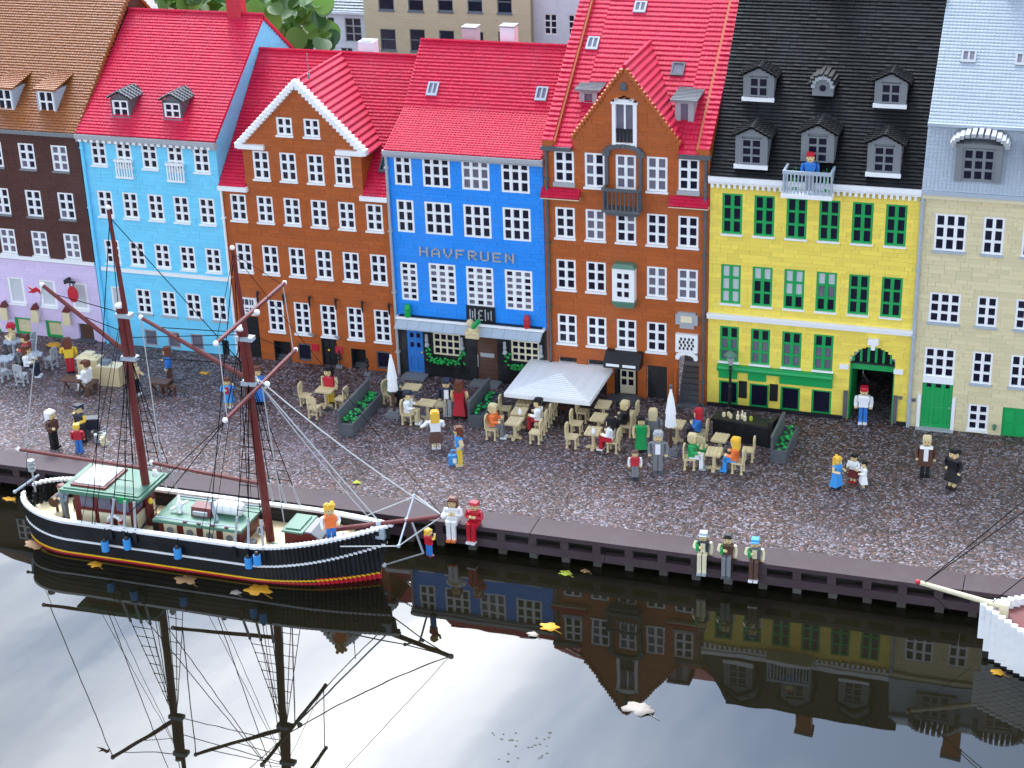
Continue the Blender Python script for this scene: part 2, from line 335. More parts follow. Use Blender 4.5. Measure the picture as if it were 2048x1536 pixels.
o.add([(CX0, NEAR, 0), (CX1, NEAR, 0), (CX1, NEAR, -400), (CX0, NEAR, -400)], [(0, 1, 2, 3)])
struct(o.build('ground', 'gravel', fix=False))
sheet('water', CX0, CX1, NEAR-5, QY+60, ZW, 'water')
# timber quay wall: cap planks, rails, uprights, piles
q = thing('quay_wall', 'dark brown timber quay wall with slotted rail along the water', 'quay wall', (-1100, QY, 0))
xs = [CX0]; xs = [-3400+820*i for i in range(7)]
for a, b_ in zip(xs, xs[1:]): MB().box(a+.8, b_-.8, QY-2, QY+62, -4, 5).build('cap_plank', 'timber', q)
for a, b_ in zip(xs, xs[1:]):
    MB().box(a+150.5, b_+149.5, QY-3, QY+12, -38, -21).build('lower_rail', 'timber', q)
up = MB().box(-8, 8, 0, 9, 0, 17).mesh('upright'); up.materials.append(MATS['timber'])
pl = MB().box(-8, 8, 0, 14, -60, 0).mesh('pile'); pl.materials.append(MATS['pile'])
x = -3386.75
while x < 1480:
    inst('upright', up, q, (x+1100, -1, -21.1)); inst('pile', pl, q, (x+1100+rnd.uniform(-3, 3), 6, -37.9)); x += 64.5
MB().box(-3400, 1520, QY+34, QY+46, -400, -4.5).build('retaining_board', 'pile', q)

# ------------------------------------------------------------------ houses
def house(label, x0, x1): return thing('townhouse', label, 'house', ((x0+x1)/2, 0, 0))
def sidewall(b, X, yd, z0, z1, lim, face=1, mi=0):   # brick gable end on x = X; face +1 looks to +x
    T = (lambda u, d, z: (X-d, u, z)) if face > 0 else (lambda u, d, z: (X+d, u, z))
    return bricks(b, 8.2, yd, z0, z1, lim=lim, T=T, mi=mi)
def gable_lim(yr, zr, ze, back): # gable end below a symmetric roof
    return lambda z: (8.2, back) if z < ze else (8.2+(z-ze)/(zr-ze)*(yr-8.2), back-(z-ze)/(zr-ze)*(back-yr))
def pipe(h, x, z0, z1, m, y=-5, r=3.6, name='downpipe'):
    b = MB(); z = z0
    while z < z1: b.cyl((x, y, z), (x, y, min(z+9, z1)), r, r*.93, 8); z += 9
    for zz in range(int(z0)+60, int(z1), 150): b.box(x-5, x+5, y-4, 1, zz, zz+4)
    return b.build(name, m, h)

# --- dark brown house over a lavender ground floor (left edge)
x0, x1 = -2722, -2270
h = house('dark brown townhouse with lavender ground floor and tiled orange-brown roof', x0, x1); H = []
for i in range(4):
    x = -2349-91*i
    window(h, x, 436, 505, 44, sill='grey', holes=H, grey=(.9 if i == 0 else .1)); window(h, x, 316, 387, 44, sill='grey', holes=H, grey=.1); window(h, x, 214, 282, 44, holes=H, sill='white', glass='glass_grey')
    if i < 4: window(h, x+1, 78, 155, 46, cols=1, rows=1, sill='white', glass='curtain', holes=H, name='shop_window', st=6)
for i, x in enumerate((-2436, -2526, -2617)):
    H.append((x, x+46, sn(0), sn(44))); f = MB().box(x, x+5, 1, 9, 0, 43).box(x+5, x+46, 1, 9, 0, 5).box(x+5, x+46, 1, 9, 40, 43); f = f.build('cellar_window', 'green', h)
    bb = MB(); bricks(bb, x+5.1, x+46, 5, 40, T=lambda u, d, z: (u, d+5, z), lens=(16, 24, 32)); stuff(bb.build('brick_infill', 'tan', f))
H.append((-2342, -2300, -9.6, sn(46)))
f = MB().box(-2342, -2300, 7.2, 20, -9, 46).build('doorway', 'dark_grey', h); MB().box(-2336, -2306, 5.5, 7, 0, 40).build('door', 'jacket_brown', f)
MB().box(-2348, -2294, -14, 7, -2, 4).build('door_step', 'dark_grey', h)
b = MB(); bricks(b, x0, x1, -9.6, 537, H, pick=lambda z: 1 if z < 204 else 0)
sidewall(b, x1, 640, 500, 830, gable_lim(325, 818, 540, 640))
stuff(b.build('wall', ['dark_brown', 'lavender'], h))
MB().box(x0, x1+.5, -4, -.2, 204, 213).build('string_course', 'white', h)
b = MB(); tiles(b, x0, x1+3, -8, 541, 325, 822, L=8.0, tw=8); tiles(b, x0, x1+3, 650, 541, 325, 822, L=20, tw=24)
stuff(b.build('roof', 'roof_brown', h)); MB().box(x0, x1+2, -13, -.3, 531, 540).build('gutter', 'grey', h)
b = MB()
for i in range(32): s = i/32; b.box(x1-1, x1+5, -8+333*s, -8+333*s+10, 545+281*s-9, 545+281*s+3)
b.build('verge', 'roof_brown', h)
def dormer(h, x, w, y, z0, z1, roofz, roofm, cheek, wall=None, sill=None, fm='white', over=5, kind='shed', rows=2, cols=2, slope=.3, gl=None, back=200, stw=4.2, sash=None):
    """a box dormer: front at y between z0 and z1; the cheeks run back into the roof"""
    d = MB(); wy = 3
    d.box(x, x+4, y, y+back, z0, z1); d.box(x+w-4, x+w, y, y+back, z0, z1); d.box(x+4, x+w-4, y+7, y+back, z0, z1-1)
    if kind == 'gable': d.prism([(x, z1), (x+w, z1), (x+w/2, z1+w*.26)], y+.2, y+back)
    D = d.build('dormer', cheek, h)
    ORG[D.name] = ORG[h.name]
    ww = sash or w-8; fx = x+(w-ww)/2
    if sash:
        for a, c in ((x+4, fx), (fx+ww, x+w-4)): MB().box(a, c, y+.5, y+7, z0, z1).build('dormer_face', cheek, D)
    W_ = window(h, fx, z0, z1-(2 if kind == 'shed' else 5), ww, cols=cols, rows=rows, fm=fm, sill=None, y=y+.8, st=stw, mu=4.6, hz=3.8, glass=gl, name='dormer_window')
    if sill: MB().box(x-2, x+w+2, y-5, y, z0-9, z0-.2).build('sill', sill, D)
    r = MB()
    if kind == 'shed':
        r.prism([(y-over, z1+.2), (y-over, z1+4), (y+back, z1+4+back*slope), (y+back, z1+.2+back*slope)], x-over, x+w+over, 'x')
        for i in range(int(back/9)): yy = y-over+i*9; zz = z1+4+(i*9)*slope; r.box(x-over, x+w+over, yy+.3, yy+2.2, zz-1, zz+1.6)
    else:
        k = .52 if kind == 'gable' else .5
        n = 5
        for s in (-1, 1):
            for i in range(n):
                u0 = i/n*(w/2+over+2); u1 = (i+1)/n*(w/2+over+2); zt = z1+w*.26+5; st_ = 3.2
                xa, xb = x+w/2+s*u0, x+w/2+s*(u1+1)
                r.prism([(xa, zt-u0*k), (xb, zt-u1*k-.5), (xb, zt-u1*k-st_), (xa, zt-u0*k-st_)], y-over, y+back, 'y')
                for q in range(int(back/14)): r.box(min(xa, xb), max(xa, xb), y-over+q*14, y-over+q*14+1.4, zt-u1*k-1, zt-u0*k+.6)
    stuff(r.build('dormer_roof', roofm, D))
    return D
for px, py in ((77, 223), (-6, 219), (-88, 215)):
    x, y, z = on_roof(px, py, (-8, 541, 325, 822)); dormer(h, x, 50, y, z, z+52, 0, 'roof_brown', 'roof_grey', fm='white', back=120, slope=.22)

# --- light blue house
x0, x1 = -2268, -1905
h = house('light blue townhouse with white windows, red roof and grey dormers', x0, x1); H = []
cx = [-2239+68.3*i for i in range(5)]
for i, x in enumerate(cx):
    window(h, x, 460, 529, 41, holes=H); window(h, x+1, 331, 400, 41, holes=H); window(h, x+3, 210, 275, 41, holes=H, sillh=3.2)
    if i: window(h, x+5, 86, 152, 41, holes=H, sill='light_grey')
window(h, cx[0]+4, 86, 152, 34, cols=1, rows=1, holes=H, glass='curtain', sill=None)
for i in (1, 3):
    x = cx[i]; b = MB().box(x-4, x+44, -10, -1, 478, 483).box(x-3, x+43, -9, -1, 437, 441)
    for k in range(7): b.box(x-2+k*7, x+1+k*7, -8, -5, 441, 478)
    b.build('balcony_rail', 'white', h)
for x in (-2155, -2091, -2027): window(h, x, 3, 47, 34, cols=1, rows=1, holes=H, sill=None, glass='glass_grey', fm='light_grey', st=2.5, name='cellar_window')
H.append((-1948, -1920, -9.6, sn(44)))
f = MB().box(-1948, -1944, .5, 8, -9, 43).box(-1924, -1920, .5, 8, -9, 43).box(-1944, -1924, .5, 8, 39, 43).build('door_frame', 'light_blue', h); MB().box(-1944, -1924, 5, 8, -9, 39).build('door', 'black', f)
b = MB(); bricks(b, x0, x1, -9.6, 536, H)
sidewall(b, x1, 598, 380, 770, gable_lim(300, 762, 541, 598)); stuff(b.build('wall', 'light_blue', h))
MB().box(x0+16, x1, -4, -.2, 195, 204.5).build('string_course', 'white', h)
b = MB().box(x0-2, x1+4, -15, -.2, 530, 541).box(x0-2, x1+4, -10, -.2, 522, 530)
b.build('cornice', 'light_grey', h); b = MB()
for i in range(22): b.box(x0+6+i*16.2, x0+14+i*16.2, -13, -10.2, 523, 529.5)
b.build('dentil_course', 'white', h)
R = (-10, 543, 300, 770); b = MB(); tiles(b, x0, x1+4, *R, L=9.3); tiles(b, x0, x1+4, 606, 543, 300, 770, L=20, tw=24)
for i in range(45): b.cyl((x0+i*8.2+.3, 299, 773), (x0+i*8.2+7.8, 299, 773), 4, 4, 6)
stuff(b.build('roof', 'red', h))
for px, py in ((224, 231), (327, 236)):
    x, y, z = on_roof(px, py, R); dormer(h, x, 50, y, z, z+42, 0, 'dark_grey', 'dark_grey', kind='gable', back=110, sill='grey', rows=2, over=4)
X, Z = FP(473, 25, 305); c = MB(); bricks(c, X-19, X+19, 745, 835, T=lambda u, d, z: (u, 290+d, z)); c.box(X-19, X+19, 298.2, 322, 745, 835); c = c.build('chimney', 'red_coat', h)
MB().box(X-22, X+22, 286, 326, 835, 842).build('chimney_cap', 'light_grey', c)
pipe(h, x0+9, -5, 530, 'light_blue')

# --- orange-brown house with the white-edged front gable
x0, x1 = -1904, -1480
GL, GR, GA = -1836, -1540, (-1688, 690)
h = house('orange-brown townhouse with white-edged front gable and red roof', x0, x1); H = []
wrow(h, H, -1744, -1676, 2, 561, 609, 39, rows=2); wrow(h, H, -1812, -1607, 4, 454, 524, 41)
wrow(h, H, -1881, -1537, 6, 346, 416, 41); wrow(h, H, -1879, -1535, 6, 220, 294, 41); wrow(h, H, -1809, -1535, 5, 72, 156, 41, rows=4, hz=4.4)
for x in (-1738, -1534): window(h, x, 8, 52, 33, cols=1, rows=1, sill=None, holes=H, fm='dark_grey', st=2, name='cellar_window')
H += [(-1676, -1636, -9.6, sn(72)), (-1802, -1757, -9.6, sn(50)), (-1600, -1562, -9.6, sn(50)), (-1878, -1838, sn(0), sn(110))]
f = MB().box(-1676, -1672.5, 1, 9, -9, 72).box(-1639.5, -1636, 1, 9, -9, 72).box(-1672.5, -1639.5, 1, 9, 68, 72).build('door_frame', 'black', h)
b = MB().box(-1672.5, -1639.5, 5, 8, -9, 68)
for i in (0, 1):
    for z in (6, 28, 48): b.box(-1670+i*15.5, -1657+i*15.5, 3.6, 5.1, z, z+16)
d = b.build('door', 'black', f); MB().sph((-1658, 2.6, 40), 3).build('door_knob', 'yellow_cloth', f)
for a, b_ in ((-1802, -1757), (-1600, -1562)):
    d = MB().box(a, b_, 24, 27, -9, 50).box(a, a+2, 0.5, 24, -9, 50).build('cellar_entrance', 'black', h)
    for k in range(3): MB().box(a+2.2, b_, 2+k*7, 24, -9+k*6, -3.2+k*6).build('step', 'dark_grey', d)
f = MB().box(-1878, -1838, 6, 8, 0, 109).build('side_door', 'shop_black', h)
for k in range(5): MB().box(-1874, -1842, 3.5, 6.1, 8+k*18, 22+k*18).build('door_panel', 'black', f)
s = MB().box(-1882, -1836, -5, -.5, 114, 158).build('sign_board', 'white', h)
for k, (u, z, a, c) in enumerate(((4, 26, 3, 14), (9, 26, 3, 14), (15, 26, 8, 14), (27, 26, 3, 14), (33, 26, 3, 14), (6, 6, 3, 14), (14, 8, 8, 3), (14, 15, 8, 3), (26, 6, 3, 13), (33, 6, 8, 13))):
    MB().box(-1880+u, -1880+u+a, -6.2, -5.1, 115+z, 115+z+c).build('letter_mark', 'navy', s)
def glim(z):
    if z < 436: return (x0, x1)
    if z < 540: return (GL, GR)
    k = (z-540)/(GA[1]-540); return (GL+(GA[0]-GL)*k, GR+(GA[0]-GR)*k)
b = MB(); bricks(b, x0, x1, -9.6, 688, H, lim=glim)
for X, f_ in ((GL, -1), (GR, 1)): sidewall(b, X, 150, 436, 540, None, f_)
stuff(b.build('wall', 'orange_brown', h))
R2 = (-8, 437, 268, 694); b = MB(); tiles(b, x0, GL, *R2, L=9.3); tiles(b, GR, x1, *R2, L=9.3); tiles(b, GL, GR, 18, 461, 268, 694, L=9.3); tiles(b, x0, x1, 545, 437, 268, 694, L=20, tw=24)
for i in range(52): b.cyl((x0+i*8.15+.3, 268, 697), (x0+i*8.15+7.8, 268, 697), 4, 4, 6)
stuff(b.build('roof', 'red', h))
b = MB()                                             # cross roof of the gable: long pieces running back to the main roof
for X, s in ((GL, 1), (GR, -1)):
    tiles(b, 12, 262, X-s*12, 528, GA[0], 692, L=15, tw=250, lip=4.5, T=lambda u, y, z: (y, u, z), wave=.1)
b.cyl((GA[0], 8, 694), (GA[0], 268, 694), 4, 4, 8); stuff(b.build('gable_roof', 'red', h))
for s, X in ((1, GL), (-1, GR)):
    b = MB(); n = 21
    for i in range(n if s > 0 else n-1):
        k = i/(n-1); xx = X-s*9+(GA[0]-X+s*9)*k; zz = 538+(690-538)*k
        b.box(xx-6, xx+6, -9-.3*(i % 2), 12, zz-7+.01*i, zz+6+.01*i)
    b.build('barge_board', 'white', h)
    b = MB().box(X-s*8, X+s*58, -10, -.3, 530, 541) ; b.build('eave_return', 'white', h)
    MB().box(X-s*12, X-s*2, 12, 120, 527, 533).build('gutter', 'light_grey', h)
for a, c in ((x0-1, GL+6), (GR-6, x1+1)): MB().box(a, c, -12, -.3, 426, 437).build('eave_cornice', 'white', h)
b = MB().cyl((-1672, 40, 690), (-1672, 40, 748), 1.1); b.cyl((-1672, 40, 690), (-1672, 40, 702), 3.2); b.build('flue_pole', 'grey', h)
L_ = MB()
for i in range(6):
    x = -1829+67.6*i; b = MB().box(x-1.5, x+1.5, -10, -.2, 172, 175).cyl((x, -9, 175), (x, -9, 160), 3.4, 2.2, 6).cyl((x, -9, 160), (x, -9, 150), 2.8, 1.2, 6).cyl((x, -9, 176), (x, -9, 182), 3.5, .6, 6); b.build('wall_lantern', 'black', h)
for x in (-1695, -1628): MB().cyl((x, -2, 76), (x-3, -14, 84), 4, 2.6, 8).sph((x-3, -15, 85), 4).build('door_lamp', 'light_grey', h)
for x in (-1692, -1630): MB().box(x-9, x+9, -3, -.2, 36, 53).build('menu_board', 'red_coat', h)
pipe(h, x0+4, -5, 428, 'white', r=3.2); pipe(h, x1+3, -5, 540, 'light_grey', r=3.6)
skylight(h, 757, 345, (-8, 437, 268, 694), w=26, L=60, fm='dark_grey', two=False, gl='glass_dark')
X, Z = FP(734, 92, 300); b = MB().box(X-19, X+19, 290, 325, 650, Z+12).build('chimney', 'back_white', h); MB().box(X-14, X+14, 295, 320, Z+12, Z+14).build('flue', 'grey', b)

# --- bright blue inn
x0, x1 = -1479, -1110
h = house('bright blue inn with black shopfront under a grey awning and red roof', x0, x1); H = []
def grey3(i, j): return 'glass_grey'
for z0, z1 in ((468, 545), (354, 431)):
    window(h, -1460, z0, z1, 41, sill=None, holes=H, y=.4); 
    for i, x in enumerate((-1392, -1299, -1206)): window(h, x, z0, z1, 65, cols=3, sill=None, holes=H, y=.4, mu=7, glass=(grey3 if (i == 1 and z0 == 468) else None))
window(h, -1460, 190, 283, 41, rows=6, hz=5.0, mu=7, sill=None, holes=H, y=.4, grey=.7)
for x in (-1390, -1299, -1206): window(h, x, 190, 284, 65, cols=3, rows=6, hz=5.2, mu=8, sill=None, holes=H, y=.4, grey=.55)
H.append((x0, x1, -9.6, sn(144)))
b = MB(); bricks(b, x0, x1, -9.6, 545, H); stuff(b.build('wall', 'blue', h))
H2 = [(-1455, -1415, -9.6, sn(116)), (-1389, -1322, sn(56), sn(112)), (-1283, -1231, -9.6, sn(112)), (-1197, -1130, sn(60), sn(112))]
b = MB(); bricks(b, x0+2, x1-2, -9.6, 143.6, H2, T=lambda u, d, z: (u, d+2, z), lens=(16, 16, 24), course=16); stuff(b.build('shopfront', 'shop_black', h))
d = MB().box(-1455, -1415, 5, 8, 6, 115)
d.box(-1455, -1448, 3.4, 5.2, 6, 115).box(-1438, -1432, 3.4, 5.2, 6, 115).box(-1421, -1415, 3.4, 5.2, 6, 115).box(-1448, -1421, 3.3, 5.1, 85, 92).box(-1448, -1421, 3.3, 5.1, 44, 66).box(-1448, -1421, 3.3, 5.1, 6, 14)
d = d.build('door', 'mid_blue', h)
for x in (-1447, -1431):
    for z in (70, 94): MB().box(x, x+8, 4.1, 5.1, z, z+11).build('pane', 'glass_dark', d)
MB().sph((-1419, 2, 58), 2.6).build('door_knob', 'yellow_cloth', d)
d = MB().box(-1283, -1231, 6, 9, 4, 112)
for k in range(9): d.box(-1280, -1234, 4.9, 6.1, 7+k*11.5, 16.5+k*11.5)
d = d.build('door', 'jacket_brown', h); MB().box(-1274, -1240, 3.6, 4.8, 62, 72).build('letter_plate', 'light_grey', d); MB().cyl((-1280, 3, 36), (-1280, 3, 66), 1.3).build('door_handle', 'light_grey', d)
for x, zb in ((-1389, 56), (-1197, 60)):
    window(h, x, zb, 112, 67, cols=4, rows=3, fm='cream', sill=None, y=2.5, st=3.5, mu=3.6, hz=4.0)
    for X in (x-13, x+74):
        b = MB().cyl((X, -2, 82), (X, -6, 80), 5, 3, 8).cyl((X, -7, 80), (X, -7, 90), 5.5, 3.5, 8).cyl((X, -7, 92), (X, -7, 104), 4.5, 3.5, 8).sph((X, -7, 107), 4); b.build('wall_lamp', 'light_grey', h)
    b = MB()
    for k in range(80):
        u = rnd.uniform(-14, 80); z = zb-4-rnd.uniform(0, 14) if 0 < u < 66 else zb+rnd.uniform(-14, 22)
        b.sph((x+u, -4-rnd.uniform(0, 6), z), rnd.uniform(2.6, 4.2), 6, 4, sz=.7)
    MB().box(x-6, x+72, -8, -.2, zb-24, zb-15).build('flower_box', 'black', h); stuff(b.build('ivy', 'bright_green', h))
for a, c in ((-1462, -1404), (-1292, -1222)): MB().box(a, c, -34, 2, -3, 5).build('door_step', 'grey', h)
A = MB(); A.box(x0+6, x1-2, -16, -.3, 145.5, 151); A = A.build('awning_ledge', 'white', h)
MB().box(x0+12, x1-8, -12, -2, 151.2, 153).build('ledge_gutter', 'black', A)
for k in range(12):
    a = x0+8+k*29.6; MB().prism([(-4, 145.2), (-12, 145.2), (-34, 131), (-34, 127.5), (-30, 127.5)][::-1], a+.3, a+29.3, 'x').build('awning_panel', 'roof_grey', A)
MB().box(x0-3, x1+3, -16, -.3, 540, 549.5).box(x0-3, x1+3, -10, -.3, 534, 540).build('cornice', 'light_grey', h)
RB1 = (-12, 551, 125, 612); RB2 = (125, 612, 252, 737)
b = MB(); tiles(b, x0, x1, *RB1, L=8, lip=1.5, studs=True); tiles(b, x0, x1, *RB2, L=9.5); tiles(b, x0, x1, 520, 551, 252, 737, L=20, tw=24)
for i in range(45): b.cyl((x0+i*8.2+.3, 252, 740), (x0+i*8.2+7.8, 252, 740), 4, 4, 6)
stuff(b.build('roof', 'red', h))
skylight(h, 852, 192, RB2, w=26, L=36); skylight(h, 1069, 202, RB2, w=27, L=36)
for px, py, yy in ((941, 70, 300), (1017, 68, 300)):
    X, Z = FP(px, py, yy); b = MB().box(X-17, X+17, yy-12, yy+20, 650, Z+18).build('chimney', 'back_white' if px > 1000 else 'light_grey', h); MB().box(X-19, X+19, yy-14, yy+22, Z+18, Z+21).build('chimney_cap', 'grey', b)
# lettering on the front
FONT = dict(H='10001 10001 10001 11111 10001 10001 10001', A='00100 01010 10001 10001 11111 10001 10001', V='10001 10001 10001 10001 01010 01010 00100',
            F='11111 10000 10000 11110 10000 10000 10000', R='11110 10001 10001 11110 10100 10010 10001', U='10001 10001 10001 10001 10001 10001 01110',
            E='11111 10000 10000 11110 10000 10000 11111', N='10001 11001 10101 10101 10011 10001 10001')
for i, ch in enumerate('HAVFRUEN'):
    b = MB(); X = -1409+i*29.5
    for r, row in enumerate(FONT[ch].split()):
        for c, bit in enumerate(row):
            if bit == '1': b.box(X+c*4.2, X+c*4.2+4.1, -5-rnd.uniform(0, .5), -.2, 324-(r+1)*3.1, 324-r*3.1-.05)
    b.build('letter', 'light_grey', h)
g = MB().box(-1301, -1232, -4, -.3, 148, 190).build('grille_panel', 'black', h)
b = MB()
for u, z, a, c in ((6, 8, 2.5, 24), (12, 10, 2.5, 18), (18, 6, 2.5, 28), (27, 6, 3, 26), (27, 6, 11, 3), (27, 29, 11, 3), (27, 17, 8, 3), (43, 6, 2.5, 28), (50, 10, 2.5, 18), (57, 8, 2.5, 24)): b.box(-1299+u, -1299+u+a, -5.5, -4.1, 150+z, 150+z+c)
b.build('grille_bars', 'light_grey', g)
b = MB().sph((-1277, -26, 136), 15, 10, 6, sz=1.0).box(-1293, -1261, -41, -22, 124, 142).sph((-1283, -30, 158), 10, 8, 5).sph((-1270, -40, 136), 4).sph((-1284, -40, 136), 4)
b.build('carved_emblem', 'beige', h)
b = MB().bar((-1275, -36, 150), (-1258, -40, 170), 8); b.build('emblem_leaf', 'green', h)
for x, m_ in ((-1444, 'bright_green'), (-1153, 'red_coat')):
    b = MB().cyl((x, -10, 151), (x, -10, 158), 7.5, 8, 10).cyl((x, -10, 159), (x, -10, 170), 7.5, 8, 10).cyl((x, -10, 171), (x, -10, 181), 7.5, 6, 10); b.build('ledge_lantern', m_, h)

# --- orange-brown house with steep pointed gable
x0, x1 = -1109, -738
GL, GR, GA = -1040, -806, (-926, 757)
h = house('orange-brown townhouse with steep pointed gable, grey balcony and white bay window', x0, x1); H = []
def some(*cells): return lambda i, j: 'glass_grey' if (i, j) in cells else 'glass_dark'
allg = lambda i, j: 'glass_grey'
cx = [-1083.5+69.3*i for i in range(5)]
for i, x in enumerate(cx):
    s1 = 'light_grey' if i in (0, 4) else 'white'
    window(h, x, 488, 569, 45, sill=s1, holes=H, sillh=(9.6 if i in (0, 4) else 4.5), glass={1: some((0, 1), (0, 0), (0, 2)), 2: allg, 3: allg}.get(i))
    window(h, x, 368, 443, 45, holes=H, glass={1: allg, 2: some((1, 2), (1, 1))}.get(i))
    if i != 2: window(h, x, 244, 320, 45, holes=H, glass={3: allg, 4: allg}.get(i))
    if i != 4: window(h, x, 114, 190, 45, holes=H)
H.append((-949, -899, sn(597), sn(682)))
f = MB().box(-951, -943, -5, 6, 597, 682).box(-905, -897, -5, 6, 597, 682).box(-951, -897, -6, 6, 590, 597).box(-953, -895, -7, 6, 682, 688).box(-945, -903, -8, 5, 688, 693).build('loft_window', 'white', h)
MB().box(-943, -905, 3, 4, 597, 682).build('pane', 'glass_grey', f); MB().box(-926, -922, 0, 3, 625, 682).build('mullion', 'white', f)
b = MB()
for k in range(5): b.box(-942+k*8.2, -938+k*8.2, -2, 1, 598, 624)
b.box(-943, -905, -3, 1, 622, 627).build('loft_rail', 'black', f)
b = MB()
for k in range(7): a = (k-3)*8; b.box(-924+a-3.9, -924+a+3.9, -12-.3*(k % 2), 2, 690+9-abs(a)*.42, 699-abs(a)*.42)
b.build('loft_hood', 'roof_grey', f)
MB().cyl((-926, -6, 722), (-926, .5, 722), 7, 7, 12).box(-934, -918, -4, .5, 712, 717).build('round_vent', 'dark_grey', h)
H += [(-951, -897, -9.6, sn(84)), (-876, -829, -9.6, sn(84)), (-803, -756, -9.6, sn(120)), (-1083, -1040, -9.6, sn(84)), (-1014, -970, -9.6, sn(84))]
def glim(z):
    if z < 580: return (x0, x1)
    if z < 601: return (GL, GR)
    k = (z-601)/(GA[1]-601); return (GL+(GA[0]-GL)*k, GR+(GA[0]-GR)*k)
b = MB(); bricks(b, x0, x1, -9.6, 756, H, lim=glim)
SL = (905-580)/420.
for X, f_ in ((x1, 1), (x0, -1)):
    sidewall(b, X, 830, 380, 912, lambda z: (8.2, 830) if z < 590 else (8.2+(z-590)/SL, 830-(z-590)/SL), f_)
sidewall(b, GL, 30, 580, 601, None, -1); sidewall(b, GR, 30, 580, 601, None, 1)
stuff(b.build('wall', 'orange_brown', h))
R3 = (-6, 580, 420, 905); b = MB(); tiles(b, x0+26, GL, *R3, L=13.5); tiles(b, GR, x1-26, *R3, L=13.5); tiles(b, GL, GR, 18, 598, 420, 905, L=13.5); tiles(b, x0, x1, 840, 580, 420, 905, L=24, tw=24); stuff(b.build('roof', 'red', h))
b = MB()                                              # raised tiled verges
for a in (x0, x1-25):
    tiles(b, a, a+25, -4, 592, 420, 917, L=13.5, tw=12.5, lip=2.6, wave=.6)
stuff(b.build('verge_tiles', 'red', h))
for a, c in ((x0+25, x0), (x1-30, x1-25)): MB().prism([(-3, 570), (-3, 592), (420, 917), (420, 880)], a, a+5, 'x').box(c, c+25, -5, 8, 580, 594).build('verge_wall', 'orange_brown', h)
b = MB()
for X, s in ((GL, 1), (GR, -1)): tiles(b, 6, 300, X-s*4, 597, GA[0], 759, L=15, tw=294, lip=4.8, T=lambda u, y, z: (y, u, z), wave=.1)
b.cyl((GA[0], 3, 761), (GA[0], 300, 761), 4.5, 4.5, 8); stuff(b.build('gable_roof', 'red', h))
b = MB()
for X, s in ((GL, 1), (GR, -1)):
    for i in range(20): k = i/20; xx = X+(GA[0]-X)*k; zz = 601+156*k; b.box(xx-4, xx+4, -4-.3*(i % 2), 8, zz-1, zz+7+.01*i)
b.build('gable_coping', 'orange_brown', h)
for a, c in ((x0-1, GL-2), (GR+2, x1+2)): MB().box(a, c, -12, -.3, 572, 581).build('gutter', 'dark_grey', h)
for a, c in ((x0-3, -1024), (-825, x1)):
    p_ = MB().box(a, c, -15, -.3, 463, 468).build('pent_ledge', 'cream', h); b = MB(); tiles(b, a, c, -18, 468, -1, 486, L=9, lip=2.2); stuff(b.build('pent_tiles', 'red', p_))
pipe(h, x0+9, -5, 572, 'dark_grey'); pipe(h, x1-8, -5, 572, 'dark_grey')
B_ = MB().box(-968, -884, -34, -.3, 448, 455).box(-962, -890, -26, -.3, 440, 448).build('balcony', 'dark_grey', h)
b = MB().box(-968, -884, -35, -30, 497, 503).box(-968, -963, -30, -.3, 497, 503).box(-889, -884, -30, -.3, 497, 503)
for k in range(9): b.cyl((-964+k*9.5, -32, 455), (-964+k*9.5, -32, 497), 2.2, 1.6, 6)
for k in range(3):
    for x in (-965.5, -886.5): b.cyl((x, -24+k*9, 455), (x, -24+k*9, 497), 2.2, 1.6, 6)
b.build('balustrade', 'dark_grey', B_)
b = MB().box(-967, -960, -8, -.3, 503, 575).box(-892, -885, -8, -.3, 503, 575).box(-972, -956, -9, -.3, 568, 580).box(-896, -880, -9, -.3, 568, 580)
for k in range(11): t = math.pi*k/10; b.box(-926-36*math.cos(t)-5, -926-36*math.cos(t)+5, -9.6-.3*(k % 2)-.04*k, -.3, 574+12*math.sin(t), 583+12*math.sin(t)+.02*k)
b.build('balcony_surround', 'dark_grey', B_)
V = MB().box(-949, -899, -22, -.3, 240, 317).build('bay_window', 'white', h)
for j in range(3):
    for i in range(2): MB().box(-937+i*16, -927+i*16, -23, -22.1, 252+j*21, 264+j*21).build('pane', 'glass_dark', V)
b = MB()
for k in range(4): b.box(-950+k*1.5, -898-k*1.5, -23+k*3, -.3, 240-(k+1)*4.4, 240-k*4.4-.1)
b.build('bay_corbel', 'sand_green', V); MB().fru((-924, -11), 317, 327, (27, 13), (21, 9)).build('bay_roof', 'sand_green', V)
P_ = MB().box(-809, -759, -7, -.3, 192, 216).box(-804, -764, -8, -.3, 216, 221).box(-800, -768, -4, -.3, 182, 192).build('plaque', 'light_grey', h); MB().box(-797, -771, -8.5, -7.1, 198, 213).build('plaque_face', 'cream', P_)
P_ = MB().box(-808, -758, -10, -.3, 127, 170).build('sign_board', 'white', h); b = MB()
for k in range(4):
    for j in range(4): b.box(-800+k*9+(j % 2)*3, -796+k*9+(j % 2)*3, -11.2, -10.1, 134+j*7.5, 140+j*7.5)
b.build('sign_marks', 'black', P_)
b = MB()
for k in range(9): t = math.pi*k/8; b.box(-783-21*math.cos(t)-4, -783-21*math.cos(t)+4, -8-.3*(k % 2)-.04*k, -.3, 108+12*math.sin(t), 117+12*math.sin(t)+.02*k)
b.build('door_arch', 'white', h)
S_ = MB().box(-803, -756, 60, 62, -9, 118).build('stair_passage', 'dark_grey', h)
for k in range(8): MB().box(-803, -756, 2+k*7.5, 60, -9+k*11, 1.8+k*11).build('step', 'grey' if k == 7 else 'dark_grey', S_)
MB().box(-808, -803.2, -20, 2, -4, 84).build('stair_cheek', 'orange_brown', h); MB().box(-803, -752, -26, 2, -4, 3).build('door_step', 'dark_grey', h)
